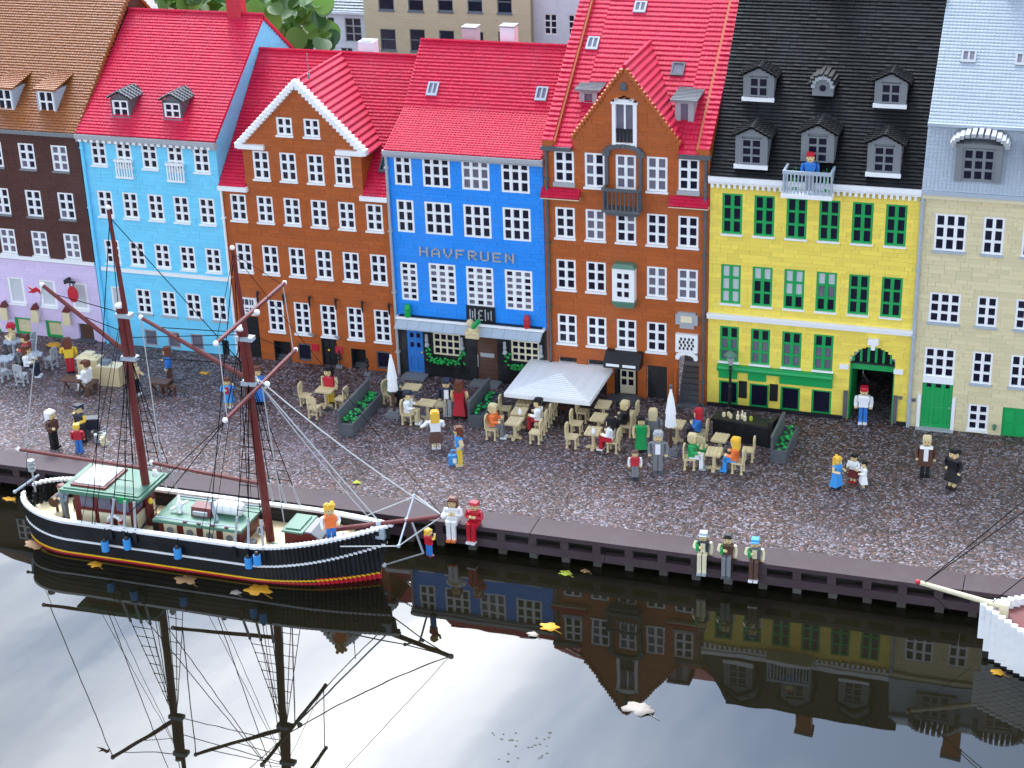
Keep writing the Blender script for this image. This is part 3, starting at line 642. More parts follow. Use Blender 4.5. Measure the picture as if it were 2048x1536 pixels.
f = MB().box(-951, -897, 18, 20, -9, 84).box(-951, -945, .5, 18, -9, 84).build('porch', 'shop_black', h)
d = MB().box(-941, -905, 13, 17, 2, 62).box(-941, -905, 13, 17, 68, 80).build('door', 'cream', f)
for x in (-937, -921):
    for z in (24, 44): MB().box(x, x+11, 12, 12.9, z, z+14).build('pane', 'glass_dark', f)
C_ = MB().prism([(-2, 116), (-14, 114), (-36, 98), (-38, 84), (-32, 84), (-2, 84)], -967, -883, 'x').build('door_canopy', 'black', h)
for x in (-960, -922): MB().box(x, x+30, -39.5, -38.1, 89, 95).build('canopy_label', 'white', C_)
MB().box(-962, -886, -30, 4, -3, 4).build('door_step', 'dark_grey', h)
for a, c in ((-876, -829), (-1083, -1040), (-1014, -970)): MB().box(a, c, 12, 14, -9, 84).build('doorway', 'shop_black', h)
x, y, z = on_roof(1159, 206, R3); dormer(h, x, 40, y, z, z+28, 0, 'grey', 'light_grey', kind='shed', fm='light_grey', rows=1, cols=1, back=70, slope=.06, over=9, gl='glass_grey', stw=7)
x, y, z = on_roof(1350, 244, R3); dormer(h, x, 40, y, z, z+46, 0, 'grey', 'light_grey', kind='shed', fm='light_grey', rows=1, cols=1, back=90, slope=.08, over=9, gl='glass_grey', stw=8)
for a in ((1171, 100, 27, 36), (1266, 26, 28, 32)): skylight(h, a[0], a[1], R3, w=a[2], L=a[3])
skylight(h, 1340, 152, R3, w=29, L=36, fm='dark_grey', two=False, gl='glass_grey')
x, z = FP(1188, 66, 330); b = MB().box(x-12, x+12, 310, 345, z-14, z+2).box(x-9, x+9, 318, 335, z+2, z+12).cyl((x-2, 326, z+10), (x-2, 326, z+28), 3.5); b.build('roof_vent', 'light_grey', h)

# --- yellow house
x0, x1 = -737, -297
h = house('yellow townhouse with green windows, arched gateway and black dormered roof', x0, x1); H = []
cx = [-710+68.8*i for i in range(6)]
full = lambda i, j: 'curtain'
for i, x in enumerate(cx):
    window(h, x, 404, 498, 43, fm='green', holes=H, st=4.5, mu=7.5, hz=5)
    window(h, x, 246, 338, 43, fm='green', holes=H, st=4.5, mu=7.5, hz=5, glass={0: full, 1: (lambda i, j: 'curtain' if j == 2 else 'glass_dark'), 2: (lambda i, j: 'curtain' if j else 'glass_dark'), 3: (lambda i, j: 'curtain' if j == 2 else ('glass_grey' if j == 1 else 'glass_dark'))}.get(i))
    if i < 4:
        window(h, x, 106, 195, 42, fm='green', holes=H, st=4.5, mu=7.5, hz=5, glass=lambda i, j: 'glass_grey' if j < 2 else 'glass_dark')
        f = window(h, x, 5, 63, 43, cols=1, rows=1, fm='green', sill=None, holes=H, st=4, hz=5, name='shop_window', glass='glass_dark', y=2)
GX0, GX1, GT = -424, -328, 132
arch = [(-424+8*k, -424+8*(k+1), GT+44*math.sqrt(max(0, 1-((-424+8*k+4+376)/50)**2))) for k in range(12)]
for a, c, z in arch: H.append((a, c+.01, -9.6, sn(z)))
b = MB(); bricks(b, x0, x1, -9.6, 530, H); stuff(b.build('wall', 'yellow', h))
for a, c in ((x0, -426), (-326, x1)): MB().box(a+.3, c-.3, -3, -.3, -6, 9).build('plinth', 'black', h)
MB().box(x0-2, x1+2, -6, -.3, 212, 224).box(x0-2, x1+2, -9, -.3, 219, 224.5).build('string_course', 'white', h)
MB().box(x0-2, x1+1, -15, -.3, 528, 539).box(x0-2, x1+1, -10, -.3, 522, 528).build('cornice', 'white', h); b = MB()
for i in range(36): b.box(x0+3+i*12.1, x0+9+i*12.1, -9, -.4, 513, 521.8)
b.build('dentil_course', 'white', h)
b = MB()
for k in range(10): b.box(-713+25.5*k, -713+25.5*k+25.2, -11, -.3, 92, 106)
b.cyl((-713, -9, 99), (-458, -9, 99), 6.5, 6.5, 8); b.build('awning_roll', 'green', h)
for a, c in ((-711, -669), (-645, -605), (-575, -459)): MB().box(a, c, -4, -.3, 72, 90).build('fascia', 'green', h)
for x in (-665, -596): MB().box(x, x+18, -4, -.3, 28, 68).build('shutter', 'black', h)
g = MB().box(GX0, GX1, 12, 20, 118, 132).build('gate_beam', 'green', h)
b = MB()
for a, c, z in arch[::2]: b.box(a+3, a+8, 13, 18, 132, z+2)
b.build('fanlight_bars', 'green', h); MB().prism([(GX0-4, 130)]+[(GX0+96*k/10, GT+2+46*math.sin(math.pi*k/10)) for k in range(11)]+[(GX1+4, 130)], 18.5, 20, 'y').build('fanlight', 'glass_dark', h)
for a, c in ((GX0, GX0+3), (GX1-3, GX1)): MB().box(a, c, 8.5, 120, -9, 130).build('passage_lining', 'green', h)
MB().box(GX0, GX1, 260, 264, -9, 132).box(GX0, GX1, 8.5, 260, 132.2, 136).box(GX0-4, GX0-.5, 120, 260, -9, 132).box(GX1+.5, GX1+4, 120, 260, -9, 132).build('passage', 'black', h)
for a, c in ((GX0-10, GX0-1), (GX1+1, GX1+10)): MB().box(a, c, -5, -.3, 5, 70).build('kerb_guard', 'dark_grey', h)
for x in (GX0-16, GX1+4): MB().box(x-6, x+14, -6, -.3, 122, 132).build('impost', 'white', h)
k_ = MB().box(-388, -365, -7, -.3, 184, 198).box(-381, -372, -6, -.3, 172, 184).build('keystone', 'white', h)
MB().box(-316, -309, -3, -.3, 62, 69).build('house_number', 'dark_grey', h)
RY = (-12, 541, 300, 882); b = MB(); tiles(b, x0, x1, *RY, L=8.6, lip=2.0, tw=16, wave=.3); tiles(b, x0, x1, 612, 541, 300, 882, L=24, tw=24); b.box(x0, x1, 294, 306, 877, 887); stuff(b.build('roof', 'roof_black', h))
b = MB(); 
for X, f_ in ((x0, -1), (x1, 1)): sidewall(b, X, 600, 500, 874, lambda z: (8.2, 600) if z < 535 else (8.2+(z-535)/1.09, 592-(z-535)/1.09), f_)
stuff(b.build('gable_wall', 'yellow', h))
for px, py, rows, zt in ((1486, 193, 2, 42), (1748, 206, 2, 42)):
    x, z = FP(px, py, 112); dormer(h, x, 66, 112, z, z+46, 0, 'black', 'grey', kind='gable', fm='grey', rows=2, sill='white', back=75, over=6, sash=40, stw=3)
for px, py in ((1470, 327), (1733, 343), (1601, 322)):
    x, z = FP(px, py, 0); dormer(h, x, 68, 0, z, z+60, 0, 'black', 'grey', kind='gable', fm='grey', rows=3, sill=('white' if px != 1601 else None), back=85, over=6, sash=42, stw=3)
x, z = FP(1624, 191, 112); d = MB().box(x, x+44, 112, 180, z, z+24).prism([(x, z+24), (x+44, z+24), (x+36, z+34), (x+22, z+38), (x+8, z+34)], 112, 180).build('round_dormer', 'grey', h)
MB().cyl((x+22, 110.5, z+17), (x+22, 111.8, z+17), 7, 7, 12).build('pane', 'glass_dark', d); b = MB()
for k in range(8): t = math.pi*k/7; b.box(x+22-20*math.cos(t)-4, x+22-20*math.cos(t)+4, 107-.3*(k % 2)-.04*k, 170, z+18+18*math.sin(t), z+25+18*math.sin(t)+.02*k)
b.build('hood', 'light_grey', d); b = MB()
for k in range(8): t = math.pi*k/7; b.box(x+22-25*math.cos(t)-4, x+22-25*math.cos(t)+4, 104-.3*(k % 2)-.04*k, 170, z+26+19*math.sin(t), z+30+19*math.sin(t)+.02*k)
b.build('hood_roof', 'black', d)
B_ = MB().box(-579, -473, -44, 6, 512, 521).build('roof_balcony', 'white', h); b = MB().box(-577, -475, -42, -37, 563, 570).box(-577, -572, -37, 14, 563, 570).box(-480, -475, -37, 14, 563, 570)
for k in range(14): b.box(-576+k*7.6, -573+k*7.6, -41, -38, 521, 563)
for k in range(5):
    for x in (-576, -479): b.box(x, x+3, -30+k*9, -27+k*9, 521, 563)
b.build('railing', 'roof_grey', B_)
for x in (-556, -492): MB().cyl((x, -10, 545), (x+2, -12, 572), 1.6, .6, 5).cyl((x, -10, 545), (x-5, -10, 566), 1.6, .6, 5).cyl((x, -10, 521), (x, -10, 545), 4.5, 5.5, 8).build('balcony_plant', 'green', B_)
for px in (1605, 1905):
    d = ray(px, 1450); x = d.x/d.y*3810; b = MB().box(x-21, x+21, 306, 344, 800, 948).build('chimney', 'orange_brown', h); MB().box(x-25, x+25, 302, 348, 948, 955).build('chimney_cap', 'grey', b)
    if px == 1605: continue
    b.parent = h

# --- tan house (right edge)
x0, x1 = -296, 128
h = house('tan townhouse with white windows, green doors and pale grey mansard roof', x0, x1); H = []
window(h, -266, 401, 487, 64, cols=3, mu=7, sill='roof_grey', holes=H); window(h, -266, 242, 314, 64, cols=3, mu=7, sill='roof_grey', holes=H); window(h, -268, 123, 189, 64, cols=3, rows=3, mu=7, sill=None, holes=H)
for i in range(4):
    x = -169+78*i; window(h, x, 401, 487, 42, sill='roof_grey', holes=H); window(h, x, 242, 314, 42, sill='roof_grey', holes=H); window(h, x, 110, 190, 42, sill='roof_grey', holes=H)
    if i != 1: window(h, x, 2, 68, 42, sill='white', holes=H, sillh=3.2)
H += [(-268, -204, -9.6, sn(124)), (-98, -44, -9.6, sn(66))]
MB().box(-268, -204, -3, 6, 108, 123).build('transom', 'white', h)
d = MB().box(-268, -204, 3, 8, 3, 108)
for x in (-268, -249, -229, -211): d.box(x, x+7, 1.4, 3.1, 3, 108)
d.box(-261, -211, 1.3, 3.0, 92, 96).box(-261, -211, 1.3, 3.0, 48, 54).box(-261, -211, 1.3, 3.0, 3, 12); d = d.build('door', 'green', h)
for a, c in ((-259, -250), (-240, -223), (-219, -212)): MB().box(a, c, 1.6, 2.9, 97, 106).build('pane', 'glass_dark', d)
MB().sph((-208, 0, 52), 2.2).build('door_knob', 'light_grey', d)
for x in (-276, -203.5): MB().box(x, x+7, -4, -.3, 2, 78).build('door_pilaster', 'white', h)
MB().box(-276, -196, -14, 2, -3, 3).build('door_step', 'light_grey', h)
d = MB().box(-98, -44, 3, 8, -9, 66)
for i in range(2):
    for z in (4, 34): d.box(-93+i*24, -74+i*24, 1.6, 3.1, z, z+26)
d.build('cellar_door', 'green', h)
b = MB().cyl((-112, -6, 14), (-112, -6, 26), 3, 4, 8).box(-116, -108, -4, -.3, 20, 24); b.build('standpipe', 'sand_green', h); MB().box(-287, -280, -3, -.3, 60, 67).build('house_number', 'dark_grey', h)
b = MB(); bricks(b, x0, x1, -9.6, 527, H); stuff(b.build('wall', 'tan', h))
MB().box(x0+2, x1, -9, -.3, 520, 529).build('cornice', 'cream', h); MB().box(x0, x1, -15, -.3, 529.2, 538).build('gutter', 'roof_grey', h)
RT1 = (-10, 538, 42, 668); RT2 = (36, 668, 300, 870); b = MB(); tiles(b, x0, x1, *RT1, L=15, lip=1.0, studs=True, wave=.1); tiles(b, x0, x1, *RT2, L=8.8, lip=1.4, studs=True, wave=.15); tiles(b, x0, x1, 620, 538, 300, 870, L=24, tw=24); b.box(x0, x1, 25, 44, 662, 668.5); stuff(b.build('roof', 'roof_grey', h))
b = MB(); sidewall(b, x0+.2, 500, 500, 846, lambda z: (60, 560) if z < 668 else (60+(z-668)*1.3, 500-(z-668)), -1); sidewall(b, x1, 500, -9.6, 846, lambda z: (8.2, 500) if z < 668 else (60+(z-668)*1.3, 500-(z-668)), 1); stuff(b.build('gable_wall', 'tan', h))
for X in (-234, -90):
    dd = MB().box(X, X+14, -12, 60, 562, 632).box(X+78, X+92, -12, 60, 562, 632).box(X+14, X+78, 2, 60, 562, 630).box(X, X+92, -11, 60, 632, 640).build('dormer', 'grey', h)
    window(h, X+14, 563, 630, 64, cols=3, fm='grey', sill=None, y=-9, mu=6)
    b = MB()
    for k in range(13): t = math.pi*(k+.5)/13; u = 54*math.cos(t); zz = 634+24*math.sin(t); b.box(X+46+u-4.4, X+46+u+4.4, -24-.3*(k % 2)-.05*k, 60, zz, zz+7+.03*k)
    b.build('dormer_hood', 'light_grey', dd)
skylight(h, 1921, 126, RT2, w=30, L=32, fm='light_grey'); skylight(h, 2029, 132, RT2, w=30, L=32, fm='light_grey'); skylight(h, 2140, 140, RT2, w=30, L=32, fm='light_grey')
pipe(h, x0+3, 0, 530, 'roof_grey', r=4)

# --- houses of the next street, behind
def backhouse(label, xa, xb, Y, top, m, wins, roofm, fm, single=False):
    hh = thing('back_street_house', label, 'house', ((xa+xb)/2, Y, 0)); b = MB(); hs = []
    for (wx, z0, z1, ww) in wins: hs.append((wx, wx+ww, sn(z0), sn(z1)))
    bricks(b, xa, xb, 0, top, hs, T=lambda u, d, z: (u, d+Y, z), lens=(48, 64)); b.box(xa, xb, Y+30, Y+300, 0, top-5); stuff(b.build('wall', m, hh))
    for (wx, z0, z1, ww) in wins: window(hh, wx, z0, z1, ww, cols=1 if single else 2, rows=2 if single else 3, fm=fm, sill=None if not single else 'slate', y=Y+3, st=2.5, mu=4.5, hz=3.2)
    r = MB(); tiles(r, xa, xb, Y-8, top, Y+160, top+120, L=12, tw=16); tiles(r, xa, xb, Y+320, top, Y+160, top+120, L=20, tw=24); stuff(r.build('roof', roofm, hh)); MB().box(xa, xb, Y-14, Y-.3, top-8, top).build('cornice', 'back_white', hh)
YB = 1400.
def bw(px0, py1, px1, py0): a = FP(px0, py1, YB); c = FP(px1, py0, YB); return (a[0], a[1], c[1], c[0]-a[0])
xa, xm, xn, xb = FP(560, 50, YB)[0], FP(737, 50, YB)[0], FP(1067, 50, YB)[0], FP(1210, 50, YB)[0]
zt = FP(700, 22, YB)[1]
backhouse('white back-street house with slate roof beside the leafy shrub', xa-260, xm, YB, zt, 'back_white', [bw(640, 82, 668, 35), bw(692, 83, 721, 36), bw(590, 81, 617, 34)]+[(bw(640, 82, 668, 35)[0]+i*69, z, z+65, 38) for i in range(2) for z in (360, 230)], 'slate', 'light_grey')
W1 = [bw(770+58.5*i, 98+2*i, 797+58.5*i, 43+2*i) for i in range(5)]
backhouse('beige back-street house with plain dark windows', xm, xn, YB-30, 905, 'back_beige', [(a, z0+d, z0+70+d, ww) for a, z0, z1, ww in W1 for d in (0, 122, -122)], 'slate', 'slate', True)
W1 = [bw(1089+48*i, 68+2*i, 1113+48*i, 24+2*i) for i in range(3)]
backhouse('tall white back-street house with small paired windows', xn, xb+150, YB, 900, 'back_white', [(a, z0+d, z0+58+d, ww) for a, z0, z1, ww in W1 for d in (0, 118, -118)], 'slate', 'white')

# --- leafy shrub behind the light blue house: every leaf a piece
m = bpy.data.materials.new('leaf_green'); m.use_nodes = True; t = m.node_tree; n = t.nodes.new; k = t.links.new; b = t.nodes['Principled BSDF']
oi = n('ShaderNodeObjectInfo'); r = n('ShaderNodeValToRGB'); r.color_ramp.elements[0].color = (*lin('285820'), 1); r.color_ramp.elements[1].color = (*lin('74a442'), 1); k(oi.outputs['Random'], r.inputs[0]); k(r.outputs[0], b.inputs['Base Color'])
b.inputs['Roughness'].default_value = .45; tr = n('ShaderNodeBsdfTranslucent'); k(r.outputs[0], tr.inputs[0]); ad = n('ShaderNodeMixShader'); ad.inputs[0].default_value = .35
k(b.outputs[0], ad.inputs[1]); k(tr.outputs[0], ad.inputs[2]); k(ad.outputs[0], t.nodes['Material Output'].inputs[0]); MATS['leaf_green'] = m
def leaf_mesh(r, fold, n=14, heart=True):
    b = MB(); vs = [(0, 0, 0)]
    for i in range(n):
        t = 2*math.pi*i/n; q = r*(1-.22*math.sin(t) if heart else 1+.12*math.cos(5*t)); x = q*math.cos(t); y = q*math.sin(t)*1.12
        vs.append((x, y, fold*abs(x)*.5-.012*y*y/r*fold*3))
    b.add(vs, [(0, 1+i, 1+(i+1) % n) for i in range(n)]); me = b.mesh('leaf'); me.polygons.foreach_set('use_smooth', [True]*n); return me
LM = [leaf_mesh(1000*a, f) for a, f in ((.022, .5), (.018, .7), (.026, .35))]
for me in LM: me.materials.append(m)
sh = thing('leafy_shrub', 'green shrub with broad heart-shaped leaves behind the light blue house', 'shrub', (-2090, 640, 0))
b = MB()
for k in range(9):
    a = k*.7; b.cyl((-2090+20*math.cos(a), 640+14*math.sin(a), 0), (-2090+250*math.cos(a*1.7), 640+90*math.sin(a), 520+rnd.uniform(0, 180)), 9, 3, 6)
b.build('stem', 'jacket_brown', sh)
for k in range(300):
    px = rnd.uniform(320, 660); yy = rnd.uniform(470, 700)
    x = FP(px, 40, yy)[0]; ztop = FP(500, -45, yy)[1]-max(0, (px-575))*.75*rnd.uniform(.5, 1.1)
    z = ztop-rnd.uniform(0, 1)*(170 if px > 440 else 90)
    o = inst('leaf', rnd.choice(LM), sh, (x+2090, yy-640, z)); o.rotation_euler = (rnd.uniform(.3, 1.3), rnd.uniform(-.5, .5), rnd.uniform(-1.1, 1.1)); o.scale = (rnd.uniform(.75, 1.15),)*3

# ------------------------------------------------------------------ boats
def hull(root, xb, dr, L, hwmax, cy, top, zdeck, bowrise, cols, bow_len, stern=True, step=15.0, rail='white', stripe=True, full=1.8, rake=42, foredeck=0):
    """brick-stepped hull; s runs from the bow aft, x = xb + dr*s"""
    ss = [i*step for i in range(int(bow_len/step)+1)]
    e0 = L-130 if stern else L
    while ss[-1]+140 < e0: ss.append(ss[-1]+140)
    ss.append(e0)
    if stern: ss += [e0+step*.8*i for i in range(1, int(130/(step*.8))+1)]
    def half(s, lev):
        a = s-rake*(1-lev)*max(0, 1-s/(bow_len*.55))
        if a <= 2: return 0
        wd = hwmax*(1-(1-min(1, a/bow_len))**full) if a < bow_len else hwmax
        if stern and s > L-130: q = (s-(L-130))/(130-10*(1-lev)); wd = min(wd, hwmax*math.sqrt(max(0, 1-q*q)))
        return wd*(.86+.14*lev)
    def sheer(s):
        z = top
        if s < bow_len: z += bowrise*(1-s/bow_len)**1.6
        if stern and s > L-140: z += 13*((s-L+140)/140)**1.4
        return z
    B = {k: MB() for k in ('hull', 'rail', 'deck', 'stripe', 'waterline_stripe', 'bottom')}
    zb = ZW-24
    for s0, s1 in zip(ss, ss[1:]):
        sm = (s0+s1)/2; zt = sheer(sm); xa, xc = sorted((xb+dr*s0, xb+dr*s1)); xa += .03; xc -= .03; z = zb
        wl = ZW+7+(zt-top)*.22; sp = zt-40+(zt-top)*.1
        while z < zt-.5:
            z1 = min(z+9.6, zt); zm = (z+z1)/2; lev = max(0, min(1, (zm-ZW)/(zt-ZW))); wd = half(sm, lev)
            if wd > 1.5:
                j = rnd.uniform(-.15, .15) if s0 > bow_len else 0; key = 'bottom' if zm < wl else 'hull'
                if z1 <= zdeck+.1 or wd < 9: B[key].box(xa, xc, cy-wd-j, cy+wd+j, z+.08, z1-.08)
                else:
                    for sg in (-1, 1): B[key].box(xa, xc, cy+sg*(wd+j), cy+sg*(wd-7), z+.08, z1-.08)
            z = z1
        wt = half(sm, 1)
        if wt > 1.5:
            for sg in (-1, 1): B['rail'].box(xa, xc, cy+sg*(wt+2.2), cy+sg*max(0, wt-9), zt+.1, zt+5.6)
            zd = zdeck+(foredeck if s1 < bow_len*.62 else 0); wd = half(sm, max(0, (zd-4-ZW)/(zt-ZW)))
            if wd > 9: B['deck'].box(xa, xc, cy-wd+7.2, cy+wd-7.2, zdeck-4, zd+.4)
            if stripe:
                w2 = half(sm, (sp-ZW)/(zt-ZW)); w3 = half(sm, (wl-ZW)/(zt-ZW))
                for sg in (-1, 1):
                    if w2 > 2: B['stripe'].box(xa, xc, cy+sg*(w2+1.8), cy+sg*(w2-2), sp-2.1, sp+2.1)
                    if w3 > 2: B['waterline_stripe'].box(xa, xc, cy+sg*(w3+1.5), cy+sg*(w3-2), wl-1.5, wl+1.5)
    for k, b in B.items():
        if b.v: b.build(k, cols[k], root)
    return half, sheer
def rope(par, a, c, m='rope_black', r=.9, name='stay', sag=0):
    b = MB(); pts = [Vector(a).lerp(Vector(c), k/6) - Vector((0, 0, sag*4*(k/6)*(1-k/6))) for k in range(7)] if sag else [a, c]
    for p_, q_ in zip(pts, pts[1:]): b.cyl(tuple(p_), tuple(q_), r, r, 5)
    return b.build(name, m, par)
def spar(par, a, c, r0, r1, name, m='maroon', ball=True):
    o = MB(); A, C_ = Vector(a), Vector(c); n = max(2, int((C_-A).length/9))
    for i in range(n):
        p_, q_ = A.lerp(C_, i/n), A.lerp(C_, (i+.93)/n); r = r0+(r1-r0)*i/n; o.cyl(tuple(p_), tuple(q_), r, r*.97, 8)
        if i < n-1: o.cyl(tuple(q_), tuple(A.lerp(C_, (i+1)/n)), r*.9, r*.9, 8)
    o = o.build(name, m, par)
    if ball: MB().sph(tuple(C_), r1*1.35, 8, 6).build('end_cap', 'white', o)
    return o
CYB = -820.
bt = thing('sailing_ship', 'black-hulled two-masted sailing ship with white rail moored at the quay', 'ship', (-1590, CYB, ZW))
half, sheer = hull(bt, -1166, -1, 804, 88, CYB, 25, -4, 40, dict(hull='black', rail='white', deck='beige', stripe='white', waterline_stripe='boat_yellow', bottom='red_coat'), 270, True, step=8.0, foredeck=26)
# deck houses
wh = MB().box(-1834, -1700, -862, -778, -3.4, 76).build('wheelhouse', 'maroon', bt)
for k in range(3): MB().box(-1818+k*40, -1790+k*40, -863.5, -861.9, 42, 66).build('wheelhouse_window', 'glass_grey', wh)
for k in range(3): MB().box(-1819+k*40, -1789+k*40, -864, -861.9, 2, 34).build('door_panel', 'cream', wh)
for a, c in ((-856, -824), (-816, -784)): MB().box(-1700.2, -1698, a, c, 2, 34).build('side_panel', 'cream', wh); MB().box(-1700.2, -1698.2, a+4, c-4, 42, 66).build('side_window', 'glass_grey', wh)
rf = MB().box(-1852, -1672, -880, -762, 76.2, 84).box(-1846, -1678, -874, -768, 84, 87).build('wheelhouse_roof', 'sand_green', bt)
MB().box(-1834, -1756, -866, -776, 87.1, 91).build('roof_frame', 'maroon', rf); MB().box(-1828, -1762, -860, -782, 91.1, 93.5).build('roof_hatch', 'back_white', rf)
MB().box(-1719, -1698, -882, -879.9, 72, 85).build('starboard_lamp', 'green', rf)
cbn = MB().box(-1648, -1472, -862, -778, -3.4, 32).build('cabin', 'maroon', bt)
for k in range(4):
    x = -1636+k*43; p_ = MB().box(x, x+28, -863.6, -861.9, 1, 28).build('porthole_panel', 'cream', cbn); MB().cyl((x+14, -863.5, 15), (x+14, -865, 15), 7.5, 7.5, 12).build('porthole', 'grey', p_)
rf = MB().box(-1656, -1464, -870, -770, 32.2, 38).build('cabin_roof', 'sand_green', bt)
MB().cyl((-1650, -866, 43), (-1470, -866, 43), 1.5).cyl((-1650, -774, 43), (-1470, -774, 43), 1.5).build('hand_rail', 'roof_grey', rf)
sk = MB().prism([(-838, 38), (-800, 38), (-805, 56), (-833, 56)], -1588, -1545, 'x').build('skylight_box', 'maroon', rf); MB().box(-1582, -1551, -840.5, -836, 42, 50).build('skylight_pane', 'light_grey', rf)
for x in (-1528, -1494): MB().lathe([(.1, 0), (10, 1), (13, 6), (13, 26), (10, 31), (.1, 32)], 12).build('x', 'white', None) if False else None
tk = MB()
for x in (-1532, -1515, -1498): tk.cyl((x-8, -812, 53), (x+8, -812, 53), 14.5, 14.5, 14)
tk.cyl((-1546, -812, 53), (-1540, -812, 53), 9, 14, 14).cyl((-1490, -812, 53), (-1484, -812, 53), 14, 9, 14); tk.build('white_tank', 'white', bt)
MB().bar((-1528, -842, 34), (-1538, -842, 80), 7).build('davit_post', 'roof_grey', bt)
b = MB().sph((-1618, -826, 52), 8).cyl((-1618, -826, 38), (-1618, -826, 62), 5, 3).bar((-1634, -834, 44), (-1604, -816, 58), 5).bar((-1612, -838, 40), (-1626, -812, 66), 5); b.build('winch', 'white', bt)
ht = MB().prism([(-1380, -3.4), (-1308, -3.4), (-1308, 28), (-1326, 40), (-1380, 40)], -852, -788, 'y').build('fore_hatch', 'maroon', bt)
MB().box(-1384, -1340, -856, -784, 40.2, 44).box(-1378, -1348, -848, -792, 44, 47).build('hatch_lid', 'sand_green', ht); MB().prism([(-1338, 41), (-1326, 41), (-1306, 28.5), (-1306, 31.5), (-1325, 44), (-1338, 44)], -850, -790, 'y').build('hatch_cover', 'grey', ht)
MB().box(-1300, -1240, -835, -805, 20, 26).box(-1240, -1225, -830, -810, 20, 40).build('windlass_bed', 'light_grey', bt)
# masts and spars
def mast(base, mid, low2, top, r, nm):
    b = MB().cyl(base, mid, r, r*.86, 12); b = b.build(nm, 'maroon', bt)
    MB().sph((mid[0], mid[1], mid[2]+3), 9, 10, 6, sz=.7).build('mast_cap', 'white', b)
    spar(bt, low2, top, r*.72, r*.42, 'topmast')
    for f in (.06, .86):
        p_ = Vector(low2).lerp(Vector(mid), f); z = p_.z; d = MB().box(min(mid[0], low2[0])-8, max(mid[0], low2[0])+9, base[1]-8.5, base[1]+8.5, z-4, z+4); d.build('mast_band', 'roof_grey', b)
mast((-1690, CYB, -3), (-1698, CYB, 462), (-1683, CYB, 352), (-1695, CYB, 660), 8.6, 'main_mast')
mast((-1428, CYB, -3), (-1446, CYB, 440), (-1431, CYB, 326), (-1447, CYB, 601), 8.6, 'fore_mast')
spar(bt, (-1700, CYB, 121), (-1975, CYB, 128), 4.2, 3.6, 'boom'); spar(bt, (-1438, CYB, 120), (-1672, CYB, 136), 4.4, 3.8, 'boom')
spar(bt, (-1702, CYB, 373), (-1862, CYB, 493), 5, 3.8, 'gaff'); spar(bt, (-1452, CYB, 345), (-1655, CYB, 445), 5, 3.8, 'gaff')
for z0, z1, Y0, Y1 in ((476, 484, -970, -680), (324, 336, -966, -658)):
    y = spar(bt, (-1418, Y1, z1), (-1418, Y0, z0), 4.2, 4.0, 'yard'); MB().sph((-1418, Y1, z1), 5, 8, 6).build('end_cap', 'white', y)
    MB().sph((-1407, (Y0+Y1)/2, (z0+z1)/2), 6, 8, 6).build('yard_parrel', 'white', y)
spar(bt, (-1290, CYB, 40), (-1062, CYB, 101), 5.6, 4.6, 'bowsprit')
BE = (-1064, CYB, 101)
# standing rigging
for mx, ztop, pxs in ((-1692, 352, (220, 246, 268)), (-1438, 335, (464, 491, 521))):
    for sg in (-1, 1):
        foot = []
        for i, px in enumerate(pxs):
            X = mx-46+i*34 if False else FP(px, 1050, -908)[0]
            Yb = CYB+sg*86; Z = 28; T_ = Vector((mx, CYB+sg*7, ztop)); Bv = Vector((X, Yb, Z)); P_ = Bv.lerp(T_, .17)
            rope(bt, tuple(P_), tuple(T_), name='shroud'); foot.append((P_, T_))
            b = MB().cyl(tuple(Bv.lerp(T_, .02)), tuple(P_), 2.6, 2.6, 6).sph(tuple(Bv), 4, 6, 4).sph(tuple(P_), 3.4, 6, 4); b.build('deadeye', 'light_grey', bt)
            MB().box(X-4, X+4, Yb-sg*2, Yb+sg*6, 4, 27).build('chain_plate', 'black', bt)
        for q in range(9):
            b = MB(); f = .06+q*.095; pts = [P.lerp(T_, f) for P, T_ in foot]
            for a, c in zip(pts, pts[1:]): b.cyl(tuple(a), tuple(c), .75, .75, 4); b.sph(tuple(a), 1.7, 5, 3)
            b.build('ratline', 'rope_black', bt)
rope(bt, (-1430, CYB, 345), (-1190, CYB, 66), 'rope_grey', 1.7); rope(bt, (-1430, CYB, 350), BE, 'rope_grey', 1.4, sag=12)
rope(bt, (-1430, CYB, 348), (-1205, CYB, 66), 'rope_grey', 1.1, sag=10); rope(bt, (-1446, CYB, 590), BE, 'rope_black', .6)
rope(bt, (-1693, CYB, 640), (-1432, CYB, 350)); rope(bt, (-1693, CYB, 400), (-1447, CYB, 430)); rope(bt, (-1690, CYB, 360), (-1432, CYB, 372))
for zt_, sg in ((640, -1), (640, 1)): rope(bt, (-1694, CYB, zt_), (-1770, CYB+sg*86, 30)); rope(bt, (-1446, CYB, 585), (-1515, CYB+sg*86, 30))
rope(bt, (-1862, CYB, 490), (-1960, CYB, 130), 'rope_grey', 1.1); rope(bt, (-1655, CYB, 443), (-1650, CYB, 140), 'rope_grey', 1.2)
rope(bt, (-1790, CYB, 438), (-1690, CYB, 410)); rope(bt, (-1840, CYB, 476), (-1692, CYB, 450)); rope(bt, (-1560, CYB, 398), (-1444, CYB, 410)); rope(bt, (-1620, CYB, 428), (-1446, CYB, 435))
for zy, Y0, Y1, zt_ in ((480, -966, -684, 590), (330, -960, -662, 440)):
    for Y in (Y0, Y1): rope(bt, (-1418, Y, zy), (-1446, CYB, zt_), 'rope_black', .6)
for Y0, Y1, a, c in ((-960, -958, 476, 326), (-688, -668, 484, 338)): rope(bt, (-1418, Y0, a), (-1418, Y1, c), 'rope_grey', 1.1)
